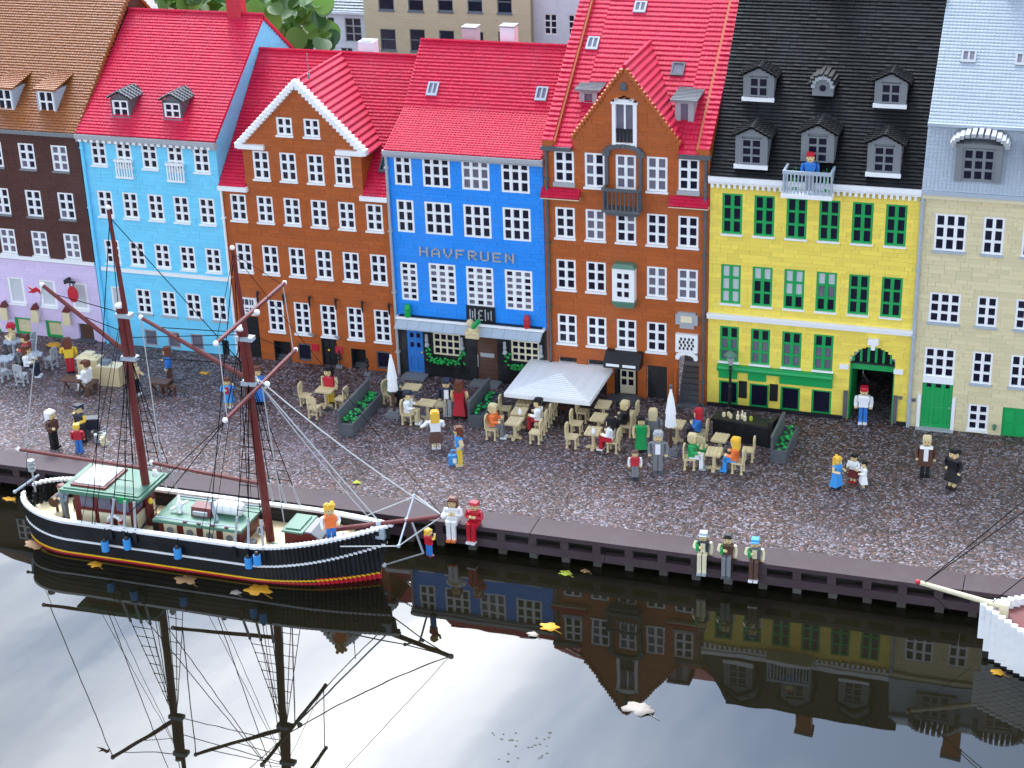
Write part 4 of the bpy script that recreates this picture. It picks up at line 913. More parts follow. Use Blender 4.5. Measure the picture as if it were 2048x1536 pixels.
rope(bt, (-1418, -958, 324), (-1690, -900, 60)); rope(bt, (-1418, -955, 324), (-1660, -900, 40)); rope(bt, (-1418, -812, 326), (-1405, -800, 30), 'rope_grey', 1.3)
rope(bt, (-1955, CYB, 128), (-1960, CYB-20, 40), 'rope_black', .6)
# bow gear
dk = (-1107, CYB, 14)
rope(bt, (-1128, CYB, 84), dk, 'light_grey', 2.2, 'dolphin_striker'); b = MB(); A, C_ = Vector(dk), Vector((-1190, CYB, -24))
for i in range(22): p_ = A.lerp(C_, i/22); q_ = A.lerp(C_, (i+.7)/22); b.cyl(tuple(p_), tuple(q_), 1.7, 1.7, 5)
b.build('bobstay_chain', 'grey', bt); MB().sph((-1190, CYB, -24), 5).build('chain_shackle', 'light_grey', bt)
MB().cyl((-1135, -872, 54), (-1140, -770, 108), 1.9).sph((-1137, CYB, 82), 5).sph((-1135, -872, 54), 4).sph((-1140, -770, 108), 4).build('whisker_boom', 'roof_grey', bt)
for Y in (-872, -770): rope(bt, (-1135, Y, 54 if Y < -800 else 108), BE, 'rope_grey', 1.3); rope(bt, (-1135, Y, 54 if Y < -800 else 108), (-1250, CYB+(-62 if Y < -800 else 62), 42), 'rope_grey', 1.3)
b = MB().box(-1208, -1180, -834, -806, 40, 62).sph((-1194, -820, 66), 7); b.build('bow_bitts', 'roof_grey', bt)
# stern gear
MB().cyl((-1986, -840, 40), (-1950, -800, 64), 2.4).sph((-1986, -840, 40), 4).build('stern_rail', 'roof_grey', bt)
b = MB()
for k in range(3): b.cyl((-1957, -812, 78+k*9), (-1957, -812, 84+k*9), 7.5, 7.5, 12)
b.cyl((-1957, -812, 30), (-1957, -812, 80), 2); b.build('stern_lantern', 'light_grey', bt)
X, Z = FP(82, 569, CYB); b = MB(); pts = [(0, 0), (10, 5), (20, 1), (36, 6), (24, -3), (38, -8), (18, -8), (8, -4), (0, -9)]
b.prism([(-1868-u*.8, 482+v*1.0) for u, v in pts], CYB-.6, CYB+.6, 'y'); b.build('pennant', 'red_coat', bt)
for (px, py) in ((210, 1090), (254, 1086), (355, 1104), (497, 1123), (514, 1117)):
    X, Z = FP(px, py, -918); f = thing('fender', 'blue fender hanging on the black ship hull, %s from the stern' % {210: 'first', 254: 'second', 355: 'third', 497: 'fourth', 514: 'fifth'}[px], 'fender', (X, -918, Z), group='blue fenders on the ship')
    MB().cyl((X, -918, Z-13), (X, -918, Z+8), 7.6, 7.6, 10).build('fender_body', 'sky_blue', f); MB().cyl((X, -918, Z+8), (X, -918, Z+15), 5.5, 3, 8).build('fender_cap', 'black', f); rope(f, (X, -918, Z+14), (X, -911, 28), name='fender_rope')
lb = thing('lifebuoy', 'red and white ring lifebuoy on the wheelhouse side', 'lifebuoy', (-1742, -867, 18)); 
for k in range(16):
    t0, t1 = 2*math.pi*k/16, 2*math.pi*(k+1)/16; MB().cyl((-1742+15*math.cos(t0), -869, 18+15*math.sin(t0)), (-1742+15*math.cos(t1), -869, 18+15*math.sin(t1)), 4.2, 4.2, 7).build('ring_segment', 'red_coat' if k % 4 == 0 else 'white', lb)
# second boat, bow only in view
b2 = thing('white_boat', 'white-hulled boat with reddish brown deck and cream bowsprit', 'boat', (200, -785, ZW))
hull(b2, -84, 1, 560, 104, -792, 30, 26, 16, dict(hull='white', rail='white', deck='maroon', stripe='white', waterline_stripe='black', bottom='black'), 150, True, step=11, stripe=False, full=1.3, rake=6)
spar(b2, (-45, -785, 44), (-188, -800, 79), 5.4, 4.2, 'bowsprit', 'cream', ball=False); MB().sph((-191, -800, 80), 5).build('bowsprit_tip', 'red_coat', b2)
b = MB().box(-52, -36, -793, -777, 26, 52); b.build('bow_post', 'cream', b2)
for z in (0, 30): rope(b2, (-180, -800, 80), (330, -690+z, 560+z*2)); 
rope(b2, (-70, -790, 46), (360, -690, 500)); rope(b2, (-185, -800, 76), (-90, -785, -20), r=.5)
b = MB().cyl((350, -785, 14), (350, -785, 620), 9, 5, 10); b.build('mast', 'maroon', b2)
# small deck gear
b = MB()
for k in range(5):
    t = .5+k*.07
    for q in range(8): a0, a1 = q*math.pi/4, (q+1)*math.pi/4; r = 5+k*.5; b.cyl((-1441+r*math.cos(a0), -831-k*.8, 22+9*math.sin(a0)), (-1441+r*math.cos(a1), -831-k*.8, 22+9*math.sin(a1)), 1, 1, 4)
b.build('rope_coil', 'rope_grey', bt)
for x, y, m_ in ((-1462, -842, 'grey'), (-1404, -846, 'sand_green'), (-1296, -846, 'sand_green')): MB().box(x-12, x+12, y-8, y+8, -3.6 if x < -1350 else 22, 3 if x < -1350 else 25).build('deck_grating', m_, bt)
MB().box(-1672, -1658, -846, -830, -3.6, 14).cyl((-1665, -838, 14), (-1665, -838, 26), 3.5, 3, 8).build('deck_stove', 'black', bt)
for k, (x, y) in enumerate(((-1664, -806), (-1456, -800), (-1398, -796))): MB().lathe([(5, -3.6), (6.4, 4), (6.4, 8), (5, 15)], 10, (x, y)).build('barrel', 'jacket_brown' if k else 'dark_grey', bt)
for x in (-1590, -1560, -1530, -1500): MB().box(x, x+7, -868, -863, 38.1, 40.6).build('roof_cleat', 'maroon', bt)
MB().cyl((-1905, -820, -3.6), (-1905, -820, 24), 3, 2.4, 8).cyl((-1905, -832, 22), (-1905, -808, 22), 11, 11, 10).build('steering_wheel', 'jacket_brown', bt)
MB().box(-1880, -1862, -800, -782, -3.6, 16).build('stern_chest', 'black', bt)
MB().sph((-1676, -806, 104), 7, 8, 6).cyl((-1676, -806, 98), (-1676, -806, 112), 4.5, 4.5, 8).build('mast_lamp', 'white', bt); MB().sph((-1672, -842, 62), 5, 8, 6, sz=1.4).build('hanging_lamp', 'boat_yellow', bt)
for dx, sg in ((-100, -1), (-70, -1), (-100, 1), (-70, 1)): rope(bt, (-1694, CYB, 455), (-1694+dx, CYB+sg*86, 30), r=.6, name='backstay'); rope(bt, (-1445, CYB, 432), (-1445+dx*.9, CYB+sg*86, 30), r=.6, name='backstay')
b = MB()
for k in range(26):
    x, y = G(1030+rnd.uniform(-45, 75), 1490+rnd.uniform(-25, 40), ZW); r = rnd.uniform(1.5, 4); n = 6; b.add([(x, y, ZW+.9)]+[(x+r*math.cos(q*1.05)*rnd.uniform(.7, 1.2), y+r*.7*math.sin(q*1.05), ZW+.5) for q in range(n)], [(0, 1+i, 1+(i+1) % n) for i in range(n)])
o = b.build('floating_debris', 'pile', fix=False); tag(o, 'loose flecks of debris floating on the cloud reflection', 'debris'); stuff(o)

# ------------------------------------------------------------------ furniture
def chair_proto(m, label, group):
    c = local_thing('chair', label, 'chair', (0, 0, 0), group=group)
    MB().box(-12, 12, -12, 12, 22, 25).box(-12, -4.2, -12.4, 12.4, 25, 26).box(-3.8, 3.8, -12.4, 12.4, 25, 26).box(4.2, 12, -12.4, 12.4, 25, 26).build('seat', m, c)
    b = MB().box(-12, 12, 11, 14, 38, 52).box(-7, 7, 10.6, 14.4, 52, 55); [b.box(x-2, x+2, 11, 14, 25, 38) for x in (-9, 0, 9)]; b.build('backrest', m, c)
    for x in (-9.5, 9.5):
        for y in (-9.5, 9.5): MB().cyl((x, y, 0), (x, y, 22), 2.2, 2.2, 6).cyl((x, y, 0), (x, y, 3.4), 3.4, 3.0, 8).build('leg', m, c)
    for y in (-9.5, 9.5): MB().box(-9, 9, y-1.3, y+1.3, 9, 12).build('stretcher', m, c)
    return c
def table_proto(m, label, group, rnd_top=False):
    c = local_thing('cafe_table', label, 'table', (0, 0, 0), group=group)
    if rnd_top:
        b = MB().cyl((0, 0, 38), (0, 0, 41.5), 14, 14, 12); [b.cyl((17*math.cos(k*.785), 17*math.sin(k*.785), 38), (17*math.cos(k*.785), 17*math.sin(k*.785), 41.5), 6.5, 6.5, 8) for k in range(8)]; b.build('table_top', m, c)
    else:
        for k in range(4): MB().box(-20, 20, -16+k*8+.2, -8+k*8-.2, 38, 42).box(-19, 19, -13.5+k*8, -10.5+k*8, 42, 43.2).build('top_plank', m, c)
    MB().cyl((0, 0, 4), (0, 0, 38), 4, 4, 8).cyl((0, 0, 34), (0, 0, 38), 8, 8, 8).build('pedestal', m, c)
    b = MB().box(-13, 13, -4, 4, 1, 5).box(-4, 4, -13, 13, 1, 5.2); [b.cyl((x, y, 0), (x, y, 4), 4, 3.6, 8) for x, y in ((13, 0), (-13, 0), (0, 13), (0, -13))]; b.build('table_foot', m, c)
    return c
USED = set()
def put(proto, px, py, ang, label, group, z=0):
    x, y = G(px, py, z); a = math.radians(ang)+rnd.uniform(-.06, .06)
    if proto.name not in USED:
        USED.add(proto.name); proto.location = (x/1000, y/1000, z/1000); proto.rotation_euler = (0, 0, a); proto['label'] = label; proto['group'] = group; return proto
    return dup(proto, (x, y, z), a, label, group)
CH = chair_proto('beige', 'x', 'x'); TB = table_proto('beige', 'x', 'x'); CG = chair_proto('light_grey', 'x', 'x'); TG = table_proto('roof_grey', 'x', 'x', True)
gc, gt = 'beige cafe chairs', 'beige cafe tables'
gc, gt = 'beige cafe chairs', 'beige cafe tables'
O_ = ('first', 'second', 'third', 'fourth')
for px, py, an, lab in ((613, 810, 90, 'on the light blue house side of the red-topped figure'), (630, 834, 180, 'with its back to the quay, before the red-topped figure'), (684, 816, -95, 'between the red-topped figure and the long planter'),
        (780, 806, 80, 'holding the lounging sage green figure'), (816, 846, 95, 'holding the reading figure in white blouse'), (882, 828, -80, 'empty, across the table from the reading figure in white blouse')): put(CH, px, py, an, 'beige toy chair '+lab, gc)
put(TB, 653, 812, 0, 'beige toy cafe table where the red-topped figure stands', gt)
put(TB, 826, 806, 0, 'beige toy cafe table before the lounging sage green figure', gt); put(TB, 856, 838, 0, 'beige toy cafe table before the reading figure in white blouse', gt)
for side, an, pts in (('blue inn side', 91, ((985, 876), (996, 856), (1012, 836))), ('yellow house side', -90, ((1072, 884), (1082, 866), (1092, 850), (1102, 834)))):
    for k, (px, py) in enumerate(pts): put(CH, px, py, an, 'beige toy chair under the white canopy, %s, %s from the quay' % (side, O_[k]), gc)
for k, (px, py) in enumerate(((1030, 876), (1040, 856), (1050, 836))): put(TB, px, py, 90, 'beige toy cafe table under the white canopy, %s from the quay' % O_[k], gt)
for side, an, pts in (('canopy side', 90, ((1145, 893), (1154, 866), (1166, 842))), ('bar counter side', -92, ((1227, 902), (1254, 870), (1264, 846)))):
    for k, (px, py) in enumerate(pts): put(CH, px, py, an, 'beige toy chair at the row of three tables, %s, %s from the quay' % (side, O_[k]), gc)
for k, (px, py) in enumerate(((1187, 896), (1198, 868), (1207, 842))): put(TB, px, py, 90, 'beige toy cafe table in the row of three beside the canopy, %s from the quay' % O_[k], gt)
for px, py, an, lab in ((1380, 936, 92, 'holding the figure in green shirt and white trousers'), (1403, 884, -90, 'holding the red-haired figure in blue jacket'), (1402, 914, 180, 'with a green box on its seat'), (1476, 944, -92, 'holding the blond figure in orange'), (1496, 920, -90, 'empty, between the blond figure in orange and the bar counter')): put(CH, px, py, an, 'beige toy chair '+lab, gc)
for px, py, lab in ((1354, 882, 'beside the closed umbrella with dark finial'), (1440, 910, 'close to the front of the black bar counter'), (1428, 938, 'between the green-shirted figure and the blond figure')): put(TB, px, py, 90, 'beige toy cafe table '+lab, gt)
for px, py, an, lab in ((104, 735, -95, 'standing alone towards the market counters'), (45, 768, 180, 'with its back to the quay behind the white-shirted figure'), (62, 705, -90, 'second behind the seated red-shirted figure'), (6, 760, 170, 'at the round table farthest from the market counters'), (58, 720, -90, 'under the seated red-shirted figure')): put(CG, px, py, an, 'light grey toy chair '+lab, 'grey cafe chairs')
for px, py, lab in ((14, 748, 'with a pink flower spot, farthest from the market counters'), (71, 740, 'closest to the market counters'), (30, 712, 'closest to the lavender wall')): put(TG, px, py, 0, 'round scalloped grey toy table '+lab, 'round grey tables')

def umbrella(px, py, label, knob):
    x, y = G(px, py); u = local_thing('closed_umbrella', label, 'umbrella', (x, y, 0)); 
    MB().box(-17, 17, -14, 14, 0, 8).box(-13, 13, -10, 10, 8, 13).build('umbrella_base', 'grey', u); MB().cyl((0, 0, 13), (0, 0, 70), 3.4, 3.4, 8).build('pole', 'jacket_brown', u)
    b = MB()
    for k in range(8): t = k*math.pi/4; r0, r1 = 8.5, 11.5; b.cyl((8*math.cos(t), 8*math.sin(t), 64), (6*math.cos(t), 6*math.sin(t), 96), 5, 4, 6).cyl((7.5*math.cos(t), 7.5*math.sin(t), 92), (4*math.cos(t), 4*math.sin(t), 124), 5, 3.5, 6).cyl((4*math.cos(t), 4*math.sin(t), 122), (1*math.cos(t), 1*math.sin(t), 146), 4, 1.5, 6)
    b.sph((0, 0, 147), 3); b.build('folded_canopy', 'white', u)
    if knob: MB().sph((0, 0, 155), 4.2).cyl((0, 0, 147), (0, 0, 153), 2).build('finial', 'dark_grey', u)
umbrella(789, 832, 'closed white umbrella in front of the blue inn door', False); umbrella(1341, 906, 'closed white umbrella with dark finial beside the grey-suited figure', True)
# open canopy
cz = 66; P4 = [G(1059, 713, cz), G(1217, 729, cz), G(1187, 810, cz), G(1020, 785, cz)]; mx_ = sum(p[0] for p in P4)/4; my_ = sum(p[1] for p in P4)/4
u = thing('open_canopy', 'large square white canopy with ribbed slopes over cafe tables', 'canopy', (mx_, my_, 0)); hx = 97; hy = 104
for s, nm in enumerate(('front', 'right', 'back', 'left')):
    b = MB(); n = 14
    for k in range(n):
        f0, f1 = 1-k/n, 1-(k+1)/n; z0 = cz+20*(k/n)*.75; 
        X0, Y0, X1, Y1 = hx*f0, hy*f0, hx*f1, hy*f1; z1 = z0+20/n*.75
        q = [[(-X0, -Y0), (X0, -Y0), (X1, -Y1), (-X1, -Y1)], [(X0, -Y0), (X0, Y0), (X1, Y1), (X1, -Y1)], [(X0, Y0), (-X0, Y0), (-X1, Y1), (X1, Y1)], [(-X0, Y0), (-X0, -Y0), (-X1, -Y1), (-X1, Y1)]][s]
        zz = [z0+1.3, z0+1.3, z1+.3, z1+.3]
        b.add([(mx_+x, my_+y, z) for (x, y), z in zip(q, zz)]+[(mx_+x, my_+y, z0-3 if i < 2 else z1-3) for i, (x, y) in enumerate(q)], [(0, 1, 2, 3), (7, 6, 5, 4), (0, 4, 5, 1), (1, 5, 6, 2), (2, 6, 7, 3), (3, 7, 4, 0)])
    b.build('canopy_slope', 'white', u)
MB().box(mx_-hx, mx_+hx, my_-hy-2, my_-hy+2, cz-8, cz+1).box(mx_-hx, mx_+hx, my_+hy-2, my_+hy+2, cz-8, cz+1).box(mx_-hx-2, mx_-hx+2, my_-hy, my_+hy, cz-8.2, cz+.8).box(mx_+hx-2, mx_+hx+2, my_-hy, my_+hy, cz-8.2, cz+.8).build('valance', 'white', u)
MB().cyl((mx_, my_, 0), (mx_, my_, cz+12), 4.5, 4.5, 8).box(mx_-20, mx_+20, my_-18, my_+18, 0, 8).build('pole', 'jacket_brown', u)
def planter(px0, py0, px1, py1, label, halves=2, tall=True):
    (xa, ya), (xb, yb) = G(px0, py0), G(px1, py1); L = math.hypot(xb-xa, yb-ya); a = math.atan2(yb-ya, xb-xa)
    p_ = local_thing('planter', label, 'planter', (xa, ya, 0), a)
    MB().box(0, L, -17, -12, 0, 28).box(0, L, 12, 17, 0, 28).box(0, 5, -12, 12, 0, 28).box(L-5, L, -12, 12, 0, 28).box(5, L-5, -12, 12, 0, 22).build('planter_box', 'dark_grey', p_)
    MB().box(0, L, 12.2, 16.8, 28, 56).box(-1, L+1, 11.6, 17.4, 56, 60).build('wind_screen', 'dark_grey', p_)
    for h_ in range(halves):
        b = MB(); x0_, x1_ = 8+h_*(L-10)/halves, 4+(h_+1)*(L-10)/halves-6
        for k in range(26): b.sph((rnd.uniform(x0_, x1_), rnd.uniform(-11, 9), 24+rnd.uniform(0, 13)), rnd.uniform(3.4, 5.6), 6, 4, sz=.6)
        stuff(b.build('plant', 'bright_green', p_))
planter(692, 872, 752, 806, 'long grey planter with green plants and wind screen, before the brown house', 2)
planter(951, 855, 992, 806, 'grey planter with green plants beside the red-dressed figure at the inn', 1)
planter(1556, 926, 1580, 876, 'grey planter with green plants at the end of the black bar counter', 1)
# bar counter
(xa, ya), (xb, yb) = G(1425, 876), G(1542, 896); a = math.atan2(yb-ya, xb-xa); L = math.hypot(xb-xa, yb-ya)
c = local_thing('bar_counter', 'long black bar counter with bottles on top', 'counter', (xa, ya, 0), a)
MB().box(0, L, 0, 34, 0, 44).build('counter_body', 'shop_black', c); MB().box(-3, L+3, -4, 38, 44, 49).box(L-8, L+3, -4, 38, 49, 60).build('counter_top', 'black', c)
for k in range(5): MB().box(3+k*(L-6)/5, 3+(k+1)*(L-6)/5-2, -1.4, -.1, 5, 40).build('front_panel', 'black', c)
for k, (u_, v_, m_) in enumerate(((20, 14, 'tan'), (29, 20, 'tan'), (36, 12, 'beige'), (52, 12, 'cream'), (60, 18, 'cream'), (68, 11, 'cream'), (80, 16, 'leaf_lime'))):
    x = xa+u_*math.cos(a)-v_*math.sin(a); y = ya+u_*math.sin(a)+v_*math.cos(a)
    o = MB().lathe([(3.6, 49), (3.8, 58), (1.6, 61), (1.6, 66), (2.1, 67)] if m_ == 'cream' else [(3.8, 49), (4.2, 53), (3.4, 58), (1.5, 59)], 8, (x, y)).build('bottle', m_)
    tag(o, {'cream': 'tall cream bottle standing on the black bar counter', 'tan': 'squat tan jar on the black bar counter', 'beige': 'pale beige jar on the black bar counter', 'leaf_lime': 'olive green jar on the black bar counter'}[m_], 'bottle', 'things on the bar counter' )
# street lamp
x, y = G(1459, 824); l = thing('street_lamp', 'black street lamp with pale lantern in front of the yellow house', 'lamp', (x, y, 0))
MB().lathe([(7, 0), (7, 10), (4, 14), (3, 60), (4.4, 62), (3, 66), (2.6, 100), (5, 104), (3, 108), (3, 114)], 8, (x, y)).build('lamp_post', 'black', l)
MB().lathe([(4, 114), (9, 134)], 4, (x, y)).build('lantern_glass', 'light_grey', l); MB().lathe([(15, 134), (15, 137), (6, 146), (3, 147), (3, 150)], 4, (x, y)).build('lantern_roof', 'sand_green', l)

# ------------------------------------------------------------------ brick figures
def figure(px, py, ang, label, top, legs, shoes='white', hair='hair_brown', cut='short', hat=None, sit=None, s=1.0, skirt=None, arms=('down', 'down'), sleeve=None, z=0, xyz=None, apron=None, tall=0, coat=None, leg_down=24, skin='skin'):
    if xyz: x, y, z = xyz
    else: x, y = G(px, py, z)
    f = local_thing('toy_figure', label, 'toy figure', (x, y, z), math.radians(ang), scale=s)
    if sit is None:
        hz = 40
        for sg in (-1, 1):
            if not skirt: MB().box(sg*1, sg*9.4, -4.5, 4.5, 4.6, hz+1).build('leg', legs, f)
            else: MB().box(sg*2, sg*7.5, -3, 3, 4.6, 22).build('leg', skin if skirt != 'long' else legs, f)
            MB().box(sg*.8, sg*9.6, -10, 5, 0, 4.5).build('shoe', shoes, f)
        if skirt: MB().fru((0, 0), 8 if skirt == 'long' else 18, hz+3, (15, 11), (10, 7)).build('skirt', legs, f)
    else:
        hz = sit+4
        for sg in (-1, 1):
            MB().box(sg*1, sg*9.6, -20, 4, sit, sit+9).box(sg*1, sg*9.6, -24, -16.5, sit-leg_down+4, sit+8.8).build('leg', legs, f)
            MB().box(sg*.8, sg*9.8, -30, -16, sit-leg_down, sit-leg_down+4.2).build('shoe', shoes, f)
        if skirt: MB().box(-12, 12, -21, 6, sit+.2, sit+10.5).build('skirt', legs, f)
    t = MB().fru((0, 0), hz+1, hz+9, (11, 7), (10.5, 6.8)).fru((0, 0), hz+9, hz+25, (10.5, 6.8), (13, 7.4)).fru((0, 0), hz+25, hz+28.5, (12, 6.6), (8, 5)).build('torso', top, f)
    if apron: MB().box(-5, 5, -8.4, -6.9, hz+3, hz+25).build('shirt_front', apron, f)
    if coat: MB().fru((0, 1), hz-14, hz+24, (14.5, 9), (13.6, 8.4)).build('coat', coat, f); MB().box(-4.5, 4.5, -9.4, -7.6, hz-2, hz+26).build('shirt_front', top, f)
    sl = sleeve or coat or top
    for sg, ps in zip((-1, 1), arms):
        sh_ = Vector((sg*15, 0, hz+25)); el, ha = {'down': ((sg*17, 1, hz+11), (sg*16, -4, hz-1)), 'fwd': ((sg*17, -2, hz+13), (sg*12, -17, hz+13)), 'up': ((sg*20, -4, hz+22), (sg*18, -9, hz+36)), 'hip': ((sg*22, 3, hz+14), (sg*13, -5, hz+4)), 'in': ((sg*18, -4, hz+12), (sg*3, -13, hz+17)), 'side': ((sg*23, -2, hz+16), (sg*30, -8, hz+9))}[ps]
        MB().bar(tuple(sh_), el, 6.4).bar(el, tuple(Vector(el).lerp(Vector(ha), .8)), 5.8).build('arm', sl, f)
        MB().bar(tuple(Vector(el).lerp(Vector(ha), .78)), tuple(Vector(el).lerp(Vector(ha), 1.15)), 5.4).build('hand', skin, f)
    nz_ = hz+28; hd = MB().box(-3.5, 3.5, -3.5, 3.5, nz_, nz_+4).fru((0, -.5), nz_+3, nz_+7, (6.2, 6.4), (7.6, 7.8)).box(-7.6, 7.6, -8.3, 7.3, nz_+7, nz_+17).box(-1.6, 1.6, -10.2, -8.2, nz_+8, nz_+11.5).box(-9, -7.5, -1.5, 1.5, nz_+8, nz_+12).box(7.5, 9, -1.5, 1.5, nz_+8, nz_+12).build('head', skin, f)
    for sg in (-1, 1): MB().box(sg*3.4-1, sg*3.4+1, -8.7, -8.2, nz_+11.5, nz_+13.2).build('eye', 'black', hd)
    MB().box(-2.4, 2.4, -8.6, -8.2, nz_+5.4, nz_+6.3).build('mouth', 'maroon', hd)
    if hair and not (hat and cut == 'none'):
        b = MB().box(-8.6, 8.6, 2, 9, nz_+(8 if cut == 'short' else -4), nz_+16.5)
        if not hat: b.box(-8.6, 8.6, -9, 9.2, nz_+15.2, nz_+20).box(-6.5, 6.5, -6, 7, nz_+20, nz_+22.5)
        if cut in ('long', 'bob'): [b.box(sg*7.8, sg*10, -5, 8.8, nz_+(0 if cut == 'long' else 5), nz_+17.5) for sg in (-1, 1)]
        if cut == 'curly':
            for k in range(26): b.sph((rnd.uniform(-9, 9), rnd.uniform(-6, 10), nz_+rnd.uniform(9, 24)), 4.2, 6, 4)
        b.build('hair', hair, f)
    if hat:
        m_, kind = hat
        if kind == 'cap': MB().fru((0, 0), nz_+15, nz_+21, (9, 9), (8, 8)).box(-7.5, 7.5, -15, -8, nz_+15, nz_+17).build('cap', m_, f)
        elif kind == 'brim': MB().box(-12, 12, -12, 12, nz_+15, nz_+17).box(-8, 8, -8, 8, nz_+17, nz_+24).build('hat', m_, f)
        elif kind == 'beret': MB().fru((0, 0), nz_+15, nz_+20, (10, 10), (8, 7)).build('cap', m_, f)
    return f
Fg = figure
S = 0.98
Fg(110, 895, 80, 'toy figure with white hair, brown coat and black trousers near the ship stern', 'jacket_brown', 'black', 'black', 'white', 'bob', arms=('fwd', 'down'))
Fg(160, 904, 200, 'child toy figure in red jersey, blue trousers and yellow cap', 'red_coat', 'mid_blue', 'mid_blue', 'hair_yellow', 'short', hat=('hair_yellow', 'cap'), s=.76)
Fg(166, 882, -15, 'toy figure in black waistcoat and navy cap with yellow sleeves, beside a grey case', 'navy', 'black', 'black', 'navy', hat=('navy', 'cap'), sleeve='yellow_cloth', arms=('down', 'fwd'))
Fg(143, 745, 210, 'slim toy figure in yellow shirt and bright red trousers', 'yellow_cloth', 'red_coat', 'black', 'hair_brown', 'long', arms=('down', 'in'))
Fg(178, 782, -95, 'toy figure dressed all in white sitting on a bench by the dark table', 'white', 'white', 'light_grey', 'hair_brown', sit=24, arms=('fwd', 'fwd'))
Fg(272, 790, 75, 'toy figure with black hair, beige shirt and white shoes beyond the main mast', 'beige', 'black', 'white', 'black', arms=('down', 'fwd'))
Fg(341, 764, -70, 'toy figure in blue jacket with brown hair behind the dark bench', 'mid_blue', 'jacket_brown', 'black', 'hair_brown', 'long', arms=('in', 'down'))
Fg(459, 814, 10, 'toy figure in sky blue dress with red scarf by the fore yard', 'sky_blue', 'sky_blue', 'white', 'hair_brown', skirt='short', apron='red_coat', arms=('in', 'up'), s=.8)
Fg(520, 806, 20, 'toy figure in long blue robe and white collar behind the fore mast', 'mid_blue', 'mid_blue', 'black', 'hair_brown', skirt='long', apron='white')
Fg(58, 728, -85, 'seated toy figure in red shirt at the round grey tables', 'red_coat', 'suit_grey', 'black', 'hair_brown', sit=24, arms=('fwd', 'fwd'))
Fg(30, 706, -60, 'seated toy figure with salmon pink hat at the round grey tables', 'beige', 'dark_grey', 'black', 'hair_brown', hat=('red_coat', 'brim'), sit=24, arms=('fwd', 'in'))
Fg(60, 752, 100, 'seated toy figure in white shirt at the round grey tables', 'white', 'navy', 'white', 'hair_brown', 'bob', sit=24, arms=('fwd', 'fwd'))
Fg(662, 806, 0, 'toy figure with black hair, red top, cream jacket and yellow trousers behind a cafe table', 'red_coat', 'yellow_cloth', 'black', 'black', 'long', sleeve='beige', arms=('down', 'down'))
Fg(786, 808, 80, 'toy figure in sage green and black lounging by the closed umbrella', 'sand_green', 'black', 'black', None, 'none', hat=('sand_green', 'beret'), sit=24, arms=('fwd', 'fwd'))
Fg(818, 846, 95, 'seated toy figure in white blouse reading at the umbrella table', 'white', 'beige', 'white', 'black', hat=('navy', 'cap'), sit=25, arms=('fwd', 'fwd'))
Fg(873, 897, 200, 'toy figure with yellow hair, striped shirt, brown skirt and white boots', 'white', 'jacket_brown', 'white', 'hair_yellow', 'long', skirt='short', apron='black', arms=('fwd', 'side'))
Fg(896, 830, 10, 'toy figure in black jacket with white cravat and black cap before the inn', 'navy', 'light_grey', 'light_grey', 'black', hat=('navy', 'cap'), apron='white')
Fg(921, 835, 185, 'toy figure seen from behind with brown hair, red dress and shoulder bag', 'red_coat', 'red_coat', 'black', 'hair_brown', 'long', skirt='long', sleeve='skin')
fb = Fg(920, 930, -60, 'toy figure in blue top and yellow trousers with brown hair carrying a bag', 'sky_blue', 'yellow_cloth', 'beige', 'hair_brown', 'bob', sleeve='beige', arms=('down', 'hip'))
Fg(988, 874, 92, 'seated toy figure in grey with orange shawl under the canopy', 'orange', 'suit_grey', 'white', 'beige', 'short', sit=25, arms=('fwd', 'fwd'))
Fg(1078, 862, -88, 'seated toy figure in white shirt and red trousers under the canopy', 'white', 'red_coat', 'black', 'black', sit=25, arms=('fwd', 'fwd'))
Fg(1222, 902, -95, 'seated toy figure in white blouse and red skirt at the row of three tables', 'white', 'red_coat', 'white', 'black', 'bob', sit=25, skirt='short', arms=('fwd', 'fwd'))
Fg(1250, 868, -92, 'seated toy figure in black at the row of three tables', 'black', 'black', 'black', 'beige', 'short', sit=25, arms=('fwd', 'fwd'))
Fg(1282, 902, 20, 'toy figure with black hair in a green dress beside the grey-suited figure', 'green', 'green', 'black', 'black', 'bob', skirt='long', sleeve='beige', s=.9)
Fg(1270, 956, 15, 'small toy figure in red waistcoat, white sleeves and grey trousers', 'red_coat', 'suit_grey', 'navy', 'hair_brown', sleeve='white', s=.72, hat=('jacket_brown', 'beret'))
Fg(1316, 944, 10, 'tall toy figure in a grey suit with white hair', 'suit_grey', 'suit_grey', 'dark_grey', 'light_grey', 'bob', apron='white', s=1.04)
Fg(1306, 890, 190, 'toy figure with beige hair and grey jacket behind the grey-suited figure', 'suit_grey', 'dark_grey', 'black', 'beige', 'bob', s=.95)
Fg(1396, 884, -85, 'seated toy figure with bright red hair and blue jacket before the bar', 'mid_blue', 'navy', 'black', 'red_coat', 'long', sit=25, arms=('fwd', 'in'))
Fg(1384, 936, 92, 'seated toy figure in green shirt and white trousers before the bar', 'green', 'white', 'light_grey', 'beige', 'short', sit=25, arms=('fwd', 'fwd'))
Fg(1470, 944, -92, 'seated toy figure with blond hair and orange top before the bar', 'orange', 'sky_blue', 'sky_blue', 'hair_yellow', 'long', sit=25, arms=('fwd', 'fwd'))
Fg(1725, 846, 5, 'toy figure in white shirt, blue trousers and red cap standing in the arched gateway', 'white', 'mid_blue', 'white', 'black', hat=('red_coat', 'cap'), s=.98)
Fg(1672, 976, 60, 'toy figure with blond bun crouching in a blue dress', 'sky_blue', 'sky_blue', 'navy', 'hair_yellow', 'curly', skirt='long', arms=('fwd', 'fwd'), s=.78, sleeve='skin')
